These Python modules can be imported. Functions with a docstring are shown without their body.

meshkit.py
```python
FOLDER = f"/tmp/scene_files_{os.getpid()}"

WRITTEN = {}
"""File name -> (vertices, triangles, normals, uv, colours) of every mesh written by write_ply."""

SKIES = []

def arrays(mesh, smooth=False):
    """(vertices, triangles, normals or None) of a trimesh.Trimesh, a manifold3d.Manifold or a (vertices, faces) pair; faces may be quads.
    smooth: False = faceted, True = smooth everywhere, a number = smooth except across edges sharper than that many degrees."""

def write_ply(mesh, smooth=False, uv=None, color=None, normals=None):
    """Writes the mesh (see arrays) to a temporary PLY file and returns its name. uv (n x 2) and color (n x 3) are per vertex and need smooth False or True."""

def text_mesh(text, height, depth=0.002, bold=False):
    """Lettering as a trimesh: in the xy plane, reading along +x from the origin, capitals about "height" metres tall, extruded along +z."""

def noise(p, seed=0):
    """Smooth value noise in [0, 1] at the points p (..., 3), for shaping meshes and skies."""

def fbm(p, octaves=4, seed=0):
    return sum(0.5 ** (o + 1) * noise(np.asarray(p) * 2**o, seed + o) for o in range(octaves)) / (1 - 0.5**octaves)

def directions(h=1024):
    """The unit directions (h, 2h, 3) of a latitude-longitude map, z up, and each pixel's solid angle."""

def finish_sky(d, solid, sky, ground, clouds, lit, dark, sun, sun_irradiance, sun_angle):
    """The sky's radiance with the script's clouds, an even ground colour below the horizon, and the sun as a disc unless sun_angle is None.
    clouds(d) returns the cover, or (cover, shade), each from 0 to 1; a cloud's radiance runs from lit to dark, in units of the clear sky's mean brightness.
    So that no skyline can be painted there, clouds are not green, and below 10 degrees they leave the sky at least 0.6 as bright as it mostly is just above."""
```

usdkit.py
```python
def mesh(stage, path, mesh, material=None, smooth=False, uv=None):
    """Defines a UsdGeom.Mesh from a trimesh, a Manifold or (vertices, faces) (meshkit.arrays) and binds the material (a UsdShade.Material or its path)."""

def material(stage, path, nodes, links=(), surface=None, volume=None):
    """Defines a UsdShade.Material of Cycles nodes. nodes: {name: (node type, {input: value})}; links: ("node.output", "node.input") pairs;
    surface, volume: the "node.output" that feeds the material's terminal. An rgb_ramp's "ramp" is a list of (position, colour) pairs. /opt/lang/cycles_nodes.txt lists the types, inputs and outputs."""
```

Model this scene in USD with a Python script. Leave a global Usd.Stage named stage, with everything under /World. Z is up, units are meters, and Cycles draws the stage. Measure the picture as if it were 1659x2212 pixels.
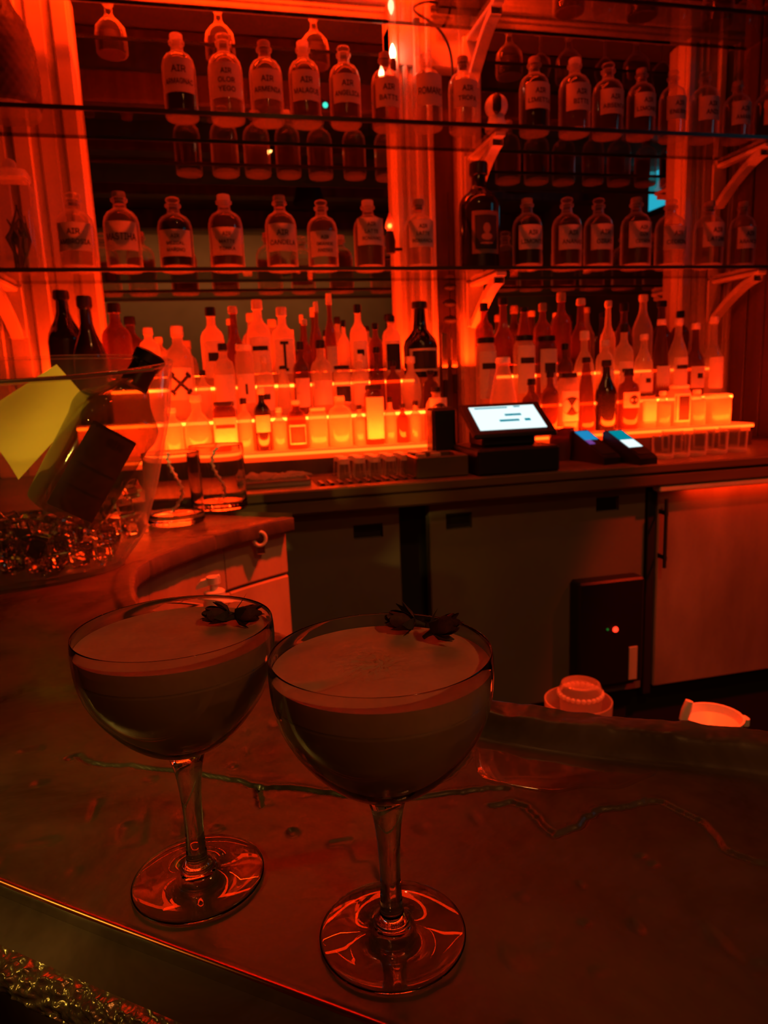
import math, random
import numpy as np, trimesh, usdkit, meshkit
from scipy.interpolate import PchipInterpolator, CubicSpline
from pxr import Usd, UsdGeom, UsdLux, UsdShade, Gf, Sdf

stage = Usd.Stage.CreateInMemory()
UsdGeom.SetStageUpAxis(stage, 'Z'); UsdGeom.SetStageMetersPerUnit(stage, 1.0)
UsdGeom.Xform.Define(stage, '/World'); UsdGeom.Scope.Define(stage, '/World/Looks')
rng = random.Random(7)

# ------------------------------------------------------------------ camera (fitted to the glasses, the shelf lines and the posts)
F, W, H, CZ = 1510.5, 1659, 2212, 1.35
YAW, PIT, ROL = np.radians(12.815), np.radians(10.465), np.radians(-2.345)
fwd = np.array([np.sin(YAW)*np.cos(PIT), np.cos(YAW)*np.cos(PIT), -np.sin(PIT)])
r0 = np.array([np.cos(YAW), -np.sin(YAW), 0]); u0 = np.cross(r0, fwd)
rgt = np.cos(ROL)*r0+np.sin(ROL)*u0; upv = -np.sin(ROL)*r0+np.cos(ROL)*u0
CAM = np.array([0, 0, CZ])
cam = UsdGeom.Camera.Define(stage, '/World/camera')
m = np.eye(4); m[0, :3], m[1, :3], m[2, :3], m[3, :3] = rgt, upv, -fwd, CAM
cam.AddTransformOp().Set(Gf.Matrix4d(m.tolist()))
cam.CreateHorizontalApertureAttr(36.0); cam.CreateVerticalApertureAttr(36.0*H/W); cam.CreateFocalLengthAttr(36.0*F/W)
cam.CreateClippingRangeAttr(Gf.Vec2f(0.02, 50)); cam.CreateFStopAttr(24.0); cam.CreateFocusDistanceAttr(0.34)
cam.CreateExposureAttr(0.0)

def onY(px, py, Y): d = fwd+rgt*(px-W/2)/F+upv*(H/2-py)/F; return CAM+d*(Y/d[1])
def onZ(px, py, Z): d = fwd+rgt*(px-W/2)/F+upv*(H/2-py)/F; return CAM+d*((Z-CZ)/d[2])
def depth(P): return float((np.asarray(P)-CAM)@fwd)

# ------------------------------------------------------------------ lights, all unseen: red lamps for the back bar, added amber fill, one warm lamp
RED = (1.0, 0.024, 0.0008)
AMB = (1.0, 0.33, 0.075)
WARM = (1.0, 0.62, 0.09)
K_STRIP, K_STEP = 24.0, 1.0
def rect(name, pos, target, w, h, col, k):
    l = UsdLux.RectLight.Define(stage, '/World/'+name)
    z = np.asarray(pos, float)-np.asarray(target, float); z /= np.linalg.norm(z)
    x = np.cross([0, 0, 1.], z)
    x = np.array([1., 0, 0]) if np.linalg.norm(x) < 1e-3 else x/np.linalg.norm(x)
    y = np.cross(z, x); M = np.eye(4); M[0, :3], M[1, :3], M[2, :3], M[3, :3] = x, y, z, pos
    l.AddTransformOp().Set(Gf.Matrix4d(M.tolist()))
    l.CreateWidthAttr(w); l.CreateHeightAttr(h); l.CreateColorAttr(Gf.Vec3f(*col)); l.CreateIntensityAttr(k)
    return l
rect('unseen_red_wash', (0.35, 2.02, 2.84), (0.35, 2.42, 1.9), 1.7, 0.10, RED, 11.0)  # out of view above, placed to redden the posts and shelves
rect('unseen_cornice_light', (0.08, 2.30, 2.82), (0.08, 2.5, 2.55), 0.85, 0.05, RED, 230.0)  # unseen, placed to light the top beam
rect('unseen_shelf_light_a', (0.12, 2.285, 1.665), (0.12, 2.286, 1.8), 1.0, 0.03, RED, 14.0)  # unseen strip under the shelf, placed to brighten the bottle bases
rect('unseen_shelf_light_b', (1.38, 2.285, 1.665), (1.38, 2.286, 1.8), 0.78, 0.03, RED, 8.0)  # its dimmer unseen twin above the till
rect('unseen_red_uplight', (0.42, 2.445, 1.40), (0.42, 2.50, 2.2), 1.9, 0.03, RED, 110.0)  # unseen behind the steps, placed to light the posts from below
rect('unseen_step_light_a', (0.12, 2.035, 1.185), (0.12, 2.30, 1.42), 1.04, 0.02, RED, 310.0)  # faces away from the camera, unseen; lights bottle fronts on the steps
rect('unseen_step_light_b', (1.38, 2.035, 1.185), (1.38, 2.30, 1.42), 0.78, 0.02, RED, 190.0)  # unseen twin for the steps behind the till
rect('unseen_door_light', (1.66, 1.775, 1.003), (1.66, 1.84, 0.86), 0.62, 0.012, RED, 22.0)  # out of view below the rail, placed to light the steel door
rect('unseen_cornice_light_b', (0.80, 2.30, 2.82), (0.80, 2.5, 2.55), 0.30, 0.05, RED, 80.0)  # unseen, lights the beam over the centre post
rect('added_amber_fill', (0.2, -1.75, 2.70), (0.2, -2.6, 1.6), 3.0, 0.30, AMB, 8.0)  # added fill, bounced off the wall behind the camera
def spot(name, pos, target, radius, col, k, cone, soft):
    l = UsdLux.SphereLight.Define(stage, '/World/'+name)
    z = np.asarray(pos, float)-np.asarray(target, float); z /= np.linalg.norm(z)
    x = np.cross([0, 0, 1.], z); x /= np.linalg.norm(x); y = np.cross(z, x)
    M = np.eye(4); M[0, :3], M[1, :3], M[2, :3], M[3, :3] = x, y, z, pos
    l.AddTransformOp().Set(Gf.Matrix4d(M.tolist())); l.CreateRadiusAttr(radius)
    l.CreateColorAttr(Gf.Vec3f(*col)); l.CreateIntensityAttr(k)
    s = UsdLux.ShapingAPI.Apply(l.GetPrim()); s.CreateShapingConeAngleAttr(cone); s.CreateShapingConeSoftnessAttr(soft)
    return l
SHADED = []
for i, (x, y, z, tx, ty, tz, col, k, cone) in enumerate((
        (0.95, 0.95, 2.62, 0.14, 1.12, 0.92, RED, 1000.0, 16), (1.25, 1.20, 2.62, 0.66, 0.98, 0.82, RED, 1500.0, 12),
        (0.55, -0.85, 2.30, 0.20, 0.35, 1.1, AMB, 84.0, 45), (0.70, 0.15, 2.60, 0.75, 1.82, 0.75, AMB, 80.0, 30),
        (0.35, 1.05, 2.62, 0.45, 1.75, 1.0, AMB, 18.0, 55), (1.95, 0.80, 2.55, 1.62, 1.82, 0.80, RED, 680.0, 17))):
    spot(f'unseen_spot_{i}', (x, y, z), (tx, ty, tz), 0.045, col, k*3, cone, 0.4); SHADED.append((x, y, z))  # out of view: red spots for planks, shelf, door; amber ones added fill
spot('unseen_warm_lamp', (-0.95, 0.35, 1.75), (-0.29, 1.09, 1.31), 0.025, WARM, 1700.0, 8, 0.5)  # out of view at the side, placed to light the yellow paper
spot('unseen_warm_edge', (-0.95, 0.35, 1.75), (-0.125, 0.41, 1.09), 0.025, WARM, 520.0, 9, 0.8)  # same unseen place, aimed at the rough bar edge
spot('unseen_top_bay_light', (0.80, 2.30, 2.80), (0.80, 2.5, 2.3), 0.02, RED, 1200.0, 70, 0.5)  # out of view, placed to light the top of the centre post

# ------------------------------------------------------------------ materials
def mat(name, nodes, links=(), surface='p.BSDF'): return usdkit.material(stage, '/World/Looks/'+name, nodes, links, surface=surface)
def plain(name, col, rough=0.5, metal=0.0, **k):
    d = dict(base_color=col, roughness=rough, metallic=metal); d.update(k)
    return mat(name, {'p': ('principled_bsdf', d)})
def grainy(name, c1, c2, scale, rough=0.5, bump=0.0, stretch=(1, 1, 1), metal=0.0, r2=None, detail=5, coat=0.0, dist=0.002):
    n = {'g': ('texture_coordinate', {}), 'mp': ('mapping', {'scale': stretch}), 'n': ('noise_texture', {'scale': scale, 'detail': detail, 'roughness': 0.6}),
         'r': ('rgb_ramp', {'ramp': [(0.3, c1), (0.7, c2)]}), 'p': ('principled_bsdf', {'roughness': rough, 'metallic': metal, 'coat_weight': coat})}
    l = [('g.object', 'mp.vector'), ('mp.vector', 'n.vector'), ('n.fac', 'r.fac'), ('r.color', 'p.base_color')]
    if r2 is not None:
        n['rr'] = ('map_range', {'from_min': 0.35, 'from_max': 0.65, 'to_min': rough, 'to_max': r2}); l += [('n.fac', 'rr.value'), ('rr.result', 'p.roughness')]
    if bump:
        n['b'] = ('bump', {'strength': bump, 'distance': dist}); l += [('n.fac', 'b.height'), ('b.normal', 'p.normal')]
    return mat(name, n, l)
def pane(name, tint, haze=0.0, hcol=(.8, .8, .8), rough=0.03, ior=1.5, edge=0.0):
    n = {'t': ('transparent_bsdf', {'color': tint}), 'g': ('glossy_bsdf', {'color': (1, 1, 1), 'roughness': rough}), 'f': ('fresnel', {'IOR': ior}), 'ge': ('geometry', {}), 'iv': ('math', {'math_type': 'subtract', 'value1': 1.0}), 'mu': ('math', {'math_type': 'multiply'}), 'm': ('mix_closure', {})}
    l = [('ge.backfacing', 'iv.value2'), ('f.fac', 'mu.value1'), ('iv.value', 'mu.value2'), ('mu.value', 'm.fac'), ('t.BSDF', 'm.closure1'), ('g.BSDF', 'm.closure2')]
    if not haze: return mat(name, n, l, 'm.closure')
    n |= {'d': ('diffuse_bsdf', {'color': hcol}), 'u': ('translucent_bsdf', {'color': hcol}), 'h': ('mix_closure', {'fac': 0.5}), 'o': ('mix_closure', {'fac': haze})}
    if edge:   # edge haze painted in for the bright rims of glass seen edge-on
        n |= {'lw': ('layer_weight', {'blend': .5}), 'mr': ('map_range', {'from_min': .35, 'from_max': .95, 'to_min': haze, 'to_max': edge, 'clamp': True})}; l += [('lw.facing', 'mr.value'), ('mr.result', 'o.fac')]
    l += [('d.BSDF', 'h.closure1'), ('u.BSDF', 'h.closure2'), ('m.closure', 'o.closure1'), ('h.closure', 'o.closure2')]
    return mat(name, n, l, 'o.closure')
def paper(name, col, tr=0.4):
    return mat(name, {'d': ('diffuse_bsdf', {'color': col}), 'u': ('translucent_bsdf', {'color': col}), 'h': ('mix_closure', {'fac': tr})},
               [('d.BSDF', 'h.closure1'), ('u.BSDF', 'h.closure2')], 'h.closure')
def glow(name, col, k): return mat(name, {'e': ('emission', {'color': col, 'strength': k})}, (), 'e.emission')

paint_wood = grainy('painted_wood', (.50, .46, .42), (.62, .58, .52), 9, .45, .15, (1, 1, .12))
dark_wood = grainy('dark_wood', (.06, .035, .02), (.14, .08, .045), 14, .5, .25, (1, 1, .08))
panel_wood = grainy('panel_wood', (.07, .045, .03), (.14, .095, .065), 10, .5, .2, (1, 1, .07))
plank_wood = grainy('plank_wood', (.30, .19, .12), (.55, .38, .26), 7, .55, .35, (1, 1, .25))
counter_wood = grainy('counter_wood', (.09, .055, .03), (.17, .10, .06), 8, .38, .15, (.12, 1, 1))
room_paint = grainy('room_plaster', (.16, .11, .08), (.22, .16, .12), 2, .8)
floor_m = grainy('floor_rubber', (.012, .010, .008), (.03, .025, .02), 20, .6, .2)
ceil_m = grainy('ceiling_plaster', (.15, .11, .08), (.2, .15, .11), 3, .8)
fridge_m = grainy('fridge_black', (.15, .13, .11), (.19, .165, .14), 3, .45)
black_m = plain('black_plastic', (.012, .012, .013), .4)
matte_black = plain('matte_black', (.01, .01, .01), .7)
steel_m = grainy('stained_steel', (.28, .22, .19), (.62, .52, .46), 3.2, .42, .05, (1, 1, .35), .55, .6, 6)
chrome = plain('polished_metal', (.55, .5, .46), .18, 1.0)
mirror_m = plain('mirror_silver', (.62, .60, .58), .015, 1.0)
bar_m = mat('bar_stone', {
    'g': ('texture_coordinate', {}), 'n': ('noise_texture', {'scale': 7, 'detail': 8, 'roughness': .62, 'distortion': .6}), 'n2': ('noise_texture', {'scale': 90, 'detail': 4}),
    'r': ('rgb_ramp', {'ramp': [(.30, (.036, .025, .017)), (.50, (.095, .066, .046)), (.70, (.165, .115, .08))]}),
    'rr': ('map_range', {'from_min': .35, 'from_max': .68, 'to_min': .26, 'to_max': .52}),
    'b': ('bump', {'strength': .18, 'distance': .001}), 'p': ('principled_bsdf', {'specular_ior_level': .45})},
    [('g.object', 'n.vector'), ('g.object', 'n2.vector'), ('n.fac', 'r.fac'), ('r.color', 'p.base_color'), ('n.fac', 'rr.value'), ('rr.result', 'p.roughness'), ('n2.fac', 'b.height'), ('b.normal', 'p.normal')])
edge_m = grainy('bar_rough_edge', (.16, .12, .08), (.42, .33, .22), 60, .28, .4, (1, 1, 1), .75)
water_m = pane('spilt_water', (.93, .93, .93), 0, rough=.03, ior=1.8)
shelf_m = pane('shelf_glass', (.72, .70, .66), 0, rough=.02)
shelf_edge = plain('shelf_glass_edge', (.010, .014, .012), .35)  # near-black stands in for light lost inside the glass edge
clear_m = pane('bottle_glass_clear', (.90, .88, .86), .035, (.9, .9, .9), edge=.55)
lit_m = pane('bottle_glass_lit', (.74, .68, .62), .36, (.9, .87, .85), edge=.75)  # haze stands in for LED light refracted through clear bottles
amber_m = pane('bottle_glass_amber', (.40, .20, .09), .15, (.5, .32, .2), edge=.45)
dark_m = plain('bottle_glass_dark', (.014, .013, .012), .12, coat_weight=.3)
base_m = pane('glass_base', (.8, .78, .76), .5, (.95, .93, .91), edge=.7)
liq_clear = pane('spirit_clear', (.88, .84, .80), .03, (.6, .6, .6), ior=1.2)
liq_amber = pane('spirit_amber', (.55, .38, .24), .06, (.4, .3, .2), ior=1.2)
liq_dark = pane('spirit_dark', (.06, .04, .03), .15, (.03, .02, .02), ior=1.2)
label_m = paper('paper_label', (.60, .55, .49), .25)
label_lit = paper('white_label', (.90, .87, .83), .45)
ink_m = plain('label_ink', (.02, .018, .016), .7)
cork_m = grainy('cork', (.32, .22, .14), (.45, .32, .2), 60, .8)
cap_white = paper('white_cap', (.8, .76, .72), .2)
cap_dark = plain('dark_cap', (.015, .013, .012), .35)
coupe_m = mat('crystal', {'p': ('glass_bsdf', {'color': (.99, .985, .975), 'roughness': 0.0, 'IOR': 1.5})}, (), 'p.BSDF')
ice_m = mat('clear_ice', {'p': ('glass_bsdf', {'color': (.97, .97, .97), 'roughness': 0.04, 'IOR': 1.31})}, (), 'p.BSDF')
tub_m = pane('clear_acrylic', (.93, .92, .90), .02, (.9, .9, .9), .03, 1.5, edge=.40)
jar_m = mat('jar_glass', {'p': ('glass_bsdf', {'color': (.97, .96, .95), 'roughness': 0.0, 'IOR': 1.5})}, (), 'p.BSDF')
drink_m = grainy('cocktail_drink', (.40, .24, .15), (.46, .28, .18), 20, .35)
foam_m = grainy('cocktail_foam', (.48, .27, .18), (.60, .36, .25), 55, .42, .25, dist=.0015)
petal_m = grainy('dried_petal', (.05, .012, .010), (.13, .035, .025), 120, .7, .4)
sepal_m = grainy('dried_sepal', (.035, .028, .014), (.075, .055, .03), 120, .7, .4)
napkin_m = paper('yellow_paper', (.84, .70, .16), .3)
green_m = pane('green_glass', (.52, .50, .30), .04, (.30, .32, .14), edge=.30)
step_m = mat('lit_acrylic', {'d': ('diffuse_bsdf', {'color': (.35, .3, .28)}), 'e': ('emission', {'color': RED, 'strength': K_STEP}), 'a': ('add_closure', {})}, [('d.BSDF', 'a.closure1'), ('e.emission', 'a.closure2')], 'a.closure')
strip_m = glow('led_strip', (1.0, .055, .004), K_STRIP); strip_low = glow('led_strip_dim', (1.0, .05, .003), 7.0)
bulb_m = glow('bulb_filament', (1.0, .42, .20), 26.0)
bulb_halo = glow('bulb_halo_glow', (1.0, .05, .004), 1.6)
screen_m = glow('screen_white', (.80, 1.0, 1.0), 1.15)
screen_blue = glow('screen_blue', (.02, .35, .75), .7)
screen_teal = glow('screen_teal', (.0, .30, .40), .8)
screen_violet = glow('screen_violet', (.35, .10, .55), .5)
tv_m = glow('screen_television', (.02, .42, .60), 1.6)
led_red = glow('led_red', (1.0, .03, .01), 3.0)
led_green = glow('led_green', (.05, .5, .05), .25)

# ------------------------------------------------------------------ object helpers
used = {}
def numbered(parent, name):
    k = (parent, name); used[k] = used.get(k, -1)+1
    return name if used[k] == 0 else f'{name}_{used[k]:03d}'
def data(p, **k):
    for a, b in k.items():
        if b: p.SetCustomDataByKey(a, b)
def thing(name, label, cat, loc=(0, 0, 0), rotz=0.0, group=None):
    x = UsdGeom.Xform.Define(stage, '/World/'+numbered('/World', name)); x.AddTranslateOp().Set(Gf.Vec3d(*map(float, loc)))
    if rotz: x.AddRotateZOp().Set(float(rotz))
    data(x.GetPrim(), label=label, category=cat, group=group); return str(x.GetPath())
def part(parent, name, mesh, material, smooth=35, label=None):
    path = parent+'/'+numbered(parent, name)
    p = usdkit.mesh(stage, path, mesh, material, smooth=smooth).GetPrim()
    if label: data(p, label=label)
    return path
def solo(name, mesh, material, label, cat, group=None, smooth=35):
    path = '/World/'+numbered('/World', name)
    data(usdkit.mesh(stage, path, mesh, material, smooth=smooth).GetPrim(), label=label, category=cat, group=group); return path
def struct(name, mesh, material, smooth=False):
    path = '/World/'+numbered('/World', name)
    data(usdkit.mesh(stage, path, mesh, material, smooth=smooth).GetPrim(), kind='structure'); return path
def structx(name):
    x = UsdGeom.Xform.Define(stage, '/World/'+numbered('/World', name)); data(x.GetPrim(), kind='structure'); return str(x.GetPath())

# ------------------------------------------------------------------ mesh helpers
def box(x0, x1, y0, y1, z0, z1):
    b = trimesh.creation.box((x1-x0, y1-y0, z1-z0)); b.apply_translation(((x0+x1)/2, (y0+y1)/2, (z0+z1)/2)); return b
def bevel(x0, x1, y0, y1, z0, z1, c=.004):
    c = min(c, (x1-x0)*.45, (y1-y0)*.45, (z1-z0)*.45)
    P = []
    for sx in (0, 1):
        for sy in (0, 1):
            for sz in (0, 1):
                p = np.array([x1 if sx else x0, y1 if sy else y0, z1 if sz else z0]); d = np.array([-1 if sx else 1, -1 if sy else 1, -1 if sz else 1])*c
                for a in range(3):
                    e = d.copy(); e[a] = 0; P.append(p+e)
    return trimesh.convex.convex_hull(np.array(P))
def cat(*ms):
    vs, fs, n = [], [], 0
    for q in ms:
        v, f = (np.asarray(q.vertices), np.asarray(q.faces)) if hasattr(q, 'vertices') else q
        vs.append(v); fs.append(np.asarray(f)+n); n += len(v)
    return np.vstack(vs), np.vstack(fs)
def lathe(prof, n=32, p=None, axis_close=True):
    """prof: (r, z) pairs; p: exponent of a superellipse cross-section (a squared bottle)."""
    pr = np.array(prof, float); t = np.arange(n)*2*np.pi/n
    k = np.ones(n) if p is None else (np.abs(np.cos(t))**p+np.abs(np.sin(t))**p)**(-1/p)
    V = np.stack([pr[:, 0, None]*k*np.cos(t), pr[:, 0, None]*k*np.sin(t), np.broadcast_to(pr[:, 1, None], (len(pr), n))], -1).reshape(-1, 3)
    Fs = []
    for i in range(len(pr)-1):
        a = i*n+np.arange(n); b = i*n+(np.arange(n)+1) % n
        if pr[i, 0] > 1e-7: Fs.append(np.stack([a, b, b+n], 1))
        if pr[i+1, 0] > 1e-7: Fs.append(np.stack([a, b+n, a+n], 1))
    return V, np.vstack(Fs)
def mv(mesh, d=(0, 0, 0), R=None, s=1.0):
    v, f = (np.asarray(mesh.vertices), np.asarray(mesh.faces)) if hasattr(mesh, 'vertices') else mesh
    v = np.asarray(v)*s
    if R is not None: v = v@np.asarray(R).T
    return v+np.asarray(d, float), f
def rot(axis, deg): return trimesh.transformations.rotation_matrix(np.radians(deg), axis)[:3, :3]
def aim(zdir):
    z = np.asarray(zdir, float)/np.linalg.norm(zdir); x = np.cross([0, 1, 0], z); x /= np.linalg.norm(x); return np.stack([x, np.cross(z, x), z], 1)
def tube(pts, r, n=8):
    pts = np.asarray(pts, float); t = np.gradient(pts, axis=0); t /= np.linalg.norm(t, axis=1, keepdims=True)+1e-12
    a = np.cross(t, [0, 0, 1.]); bad = np.linalg.norm(a, axis=1) < .05; a[bad] = np.cross(t[bad], [1., 0, 0]); a /= np.linalg.norm(a, axis=1, keepdims=True); b = np.cross(t, a)
    r = np.broadcast_to(r, (len(pts),)); an = np.arange(n)*2*np.pi/n
    V = pts[:, None]+r[:, None, None]*(np.cos(an)[None, :, None]*a[:, None]+np.sin(an)[None, :, None]*b[:, None])
    Fs = []
    for i in range(len(pts)-1):
        p, q = i*n+np.arange(n), i*n+(np.arange(n)+1) % n
        Fs += [np.stack([p, q, q+n], 1), np.stack([p, q+n, p+n], 1)]
    V = np.vstack([V.reshape(-1, 3), pts[:1], pts[-1:]]); c0, c1 = len(V)-2, len(V)-1; q = np.arange(n); q2 = (q+1) % n; e = (len(pts)-1)*n
    Fs += [np.stack([q2, q, 0*q+c0], 1), np.stack([e+q, e+q2, 0*q+c1], 1)]
    return V, np.vstack(Fs)
def ball(r, sub=2): return trimesh.creation.icosphere(sub, r)
def prism(poly, y0, y1):
    """A polygon in (x, z) extruded along y."""
    from shapely.geometry import Polygon
    e = trimesh.creation.extrude_polygon(Polygon(poly), y1-y0, engine='earcut'); v = np.array(e.vertices)
    return np.stack([v[:, 0], y1-v[:, 2], v[:, 1]], 1), np.array(e.faces)
def grid(P):
    a, b = P.shape[:2]; i, j = np.meshgrid(np.arange(a-1), np.arange(b-1), indexing='ij'); q = i*b+j
    return P.reshape(-1, 3), np.vstack([np.stack([q, q+1, q+b+1], -1).reshape(-1, 3), np.stack([q, q+b+1, q+b], -1).reshape(-1, 3)])
def wrap(v, R, zc, sq=None):
    """Flat (x, y, z) -> onto a cylinder of radius R facing -y."""
    a = v[:, 0]/R; rr = R+v[:, 2]
    if sq:
        k = (np.abs(np.sin(a))**sq+np.abs(np.cos(a))**sq)**(-1/sq); rr = R*k+v[:, 2]
    return np.stack([rr*np.sin(a), -rr*np.cos(a), zc+v[:, 1]], 1)
def patch(R, a0, a1, z0, z1, th=.0006, n=16, sq=None):
    x = np.linspace(a0*R, a1*R, n+1); rows = []
    for z, t in ((z0, 0), (z0, th), (z1, th), (z1, 0), (z0, 0)):
        rows.append(wrap(np.stack([x, 0*x+z, 0*x+t], 1), R, 0, sq))
    return grid(np.stack(rows).transpose(0, 1, 2))
TX = {}
def text(s, h, maxw):
    if s not in TX: TX[s] = meshkit.text_mesh(s, 1.0, .04, bold=True)
    t = TX[s]; v = np.array(t.vertices); v[:, 0] -= (v[:, 0].min()+v[:, 0].max())/2
    k = min(h, maxw/max(1e-6, np.ptp(v[:, 0]))); v = v*[k, min(h, k*1.35), .008]; return v, np.array(t.faces)

# ================================================================== ROOM
struct('floor', box(-3, 3.2, -2.6, 2.7, -.05, 0), floor_m)
struct('ceiling', box(-3, 3.2, -2.6, 2.7, 2.9, 2.95), ceil_m)
struct('wall_back', box(-3, 3.2, 2.6, 2.7, 0, 2.9), dark_wood)
struct('wall_front', box(-3, 3.2, -2.7, -2.6, 0, 2.9), room_paint)
struct('wall_left', box(-3.1, -3, -2.6, 2.7, 0, 2.9), room_paint)
struct('wall_right', box(3.2, 3.3, -2.6, 2.7, 0, 2.9), room_paint)
# panelled return wall beside the counter, in upright boards
wa = structx('wall_return')
c0, c1 = np.array([1.998, 2.47]), np.array([2.031, 2.24]); dv = (c1-c0); L = np.linalg.norm(dv); dv /= L; nv = np.array([dv[1], -dv[0]]); nv = nv if nv[0] < 0 else -nv
nb = 3
for i in range(nb):
    a, b = i*L/nb+.003, (i+1)*L/nb-.003; th = .028+rng.uniform(-.002, .002)
    bx = bevel(a, b, 0, th, 0, 2.9, .004); v, f = np.array(bx.vertices), np.array(bx.faces)
    part(wa, 'plank', (np.stack([c0[0]+dv[0]*v[:, 0]-nv[0]*(.028-v[:, 1]), c0[1]+dv[1]*v[:, 0]-nv[1]*(.028-v[:, 1]), v[:, 2]], 1), f[:, ::-1]), panel_wood, False)
part(wa, 'backing', (lambda v, f: (np.stack([c0[0]+dv[0]*v[:, 0]-nv[0]*(.036-v[:, 1]), c0[1]+dv[1]*v[:, 0]-nv[1]*(.036-v[:, 1]), v[:, 2]], 1), f[:, ::-1]))(*mv(box(0, L, -.03, .004, 0, 2.9))), dark_wood, False)

# ------------------------------------------------------------------ back bar joinery
CT = 1.091          # counter top height
def post(name, x0, x1, flutes, y=2.5, z1=2.549, z0=CT, m=paint_wood):
    t = structx(name)
    part(t, 'board', bevel(x0, x1, y+.012, 2.6, z0, z1, .003), m, False)
    for a, b, d in flutes: part(t, 'moulding', bevel(x0+a*(x1-x0), x0+b*(x1-x0), y+.012-d, y+.014, z0, z1, .005), m, False)
    return t
post('trim_1', -.72, -.345, [(.02, .20, .02), (.24, .40, .012), (.46, .60, .02), (.66, .80, .012), (.86, .99, .024)])
post('trim_2', .655, .800, [(.02, .18, .022), (.30, .42, .010), (.55, .72, .018), (.84, .98, .022)], z1=2.60)
post('trim_3', .890, .976, [(.05, .30, .014), (.62, .96, .022)], z1=2.60)
post('trim_4', 1.785, 1.955, [(.02, .2, .022), (.36, .44, .012), (.52, .60, .012), (.8, .98, .022)])
post('trim_5', 2.0, 2.06, [(.1, .9, .012)])
t = structx('trim_6')
part(t, 'board', bevel(-.72, 2.1, 2.545, 2.6, 2.548, 2.70, .004), paint_wood, False)
for z0, z1, d in ((2.550, 2.566, .008), (2.574, 2.586, .005), (2.600, 2.628, .014)): part(t, 'moulding', bevel(-.72, 2.1, 2.545-d, 2.55, z0, z1, .004), paint_wood, False)
part(t, 'moulding', bevel(.655, .976, 2.50, 2.6, 2.40, 2.527, .004), paint_wood, False)
struct('trim_7', box(.800, .890, 2.56, 2.6, CT, 2.549), dark_wood)
for x0, x1, lab in ((-.345, .655, 'tall wall mirror framed behind the bottles above the shot glasses'), (.976, 1.785, 'tall wall mirror framed behind the bottles above the till')):
    solo('mirror', box(x0, x1, 2.552, 2.562, CT, 2.549), mirror_m, lab, 'mirror', smooth=False)

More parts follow.
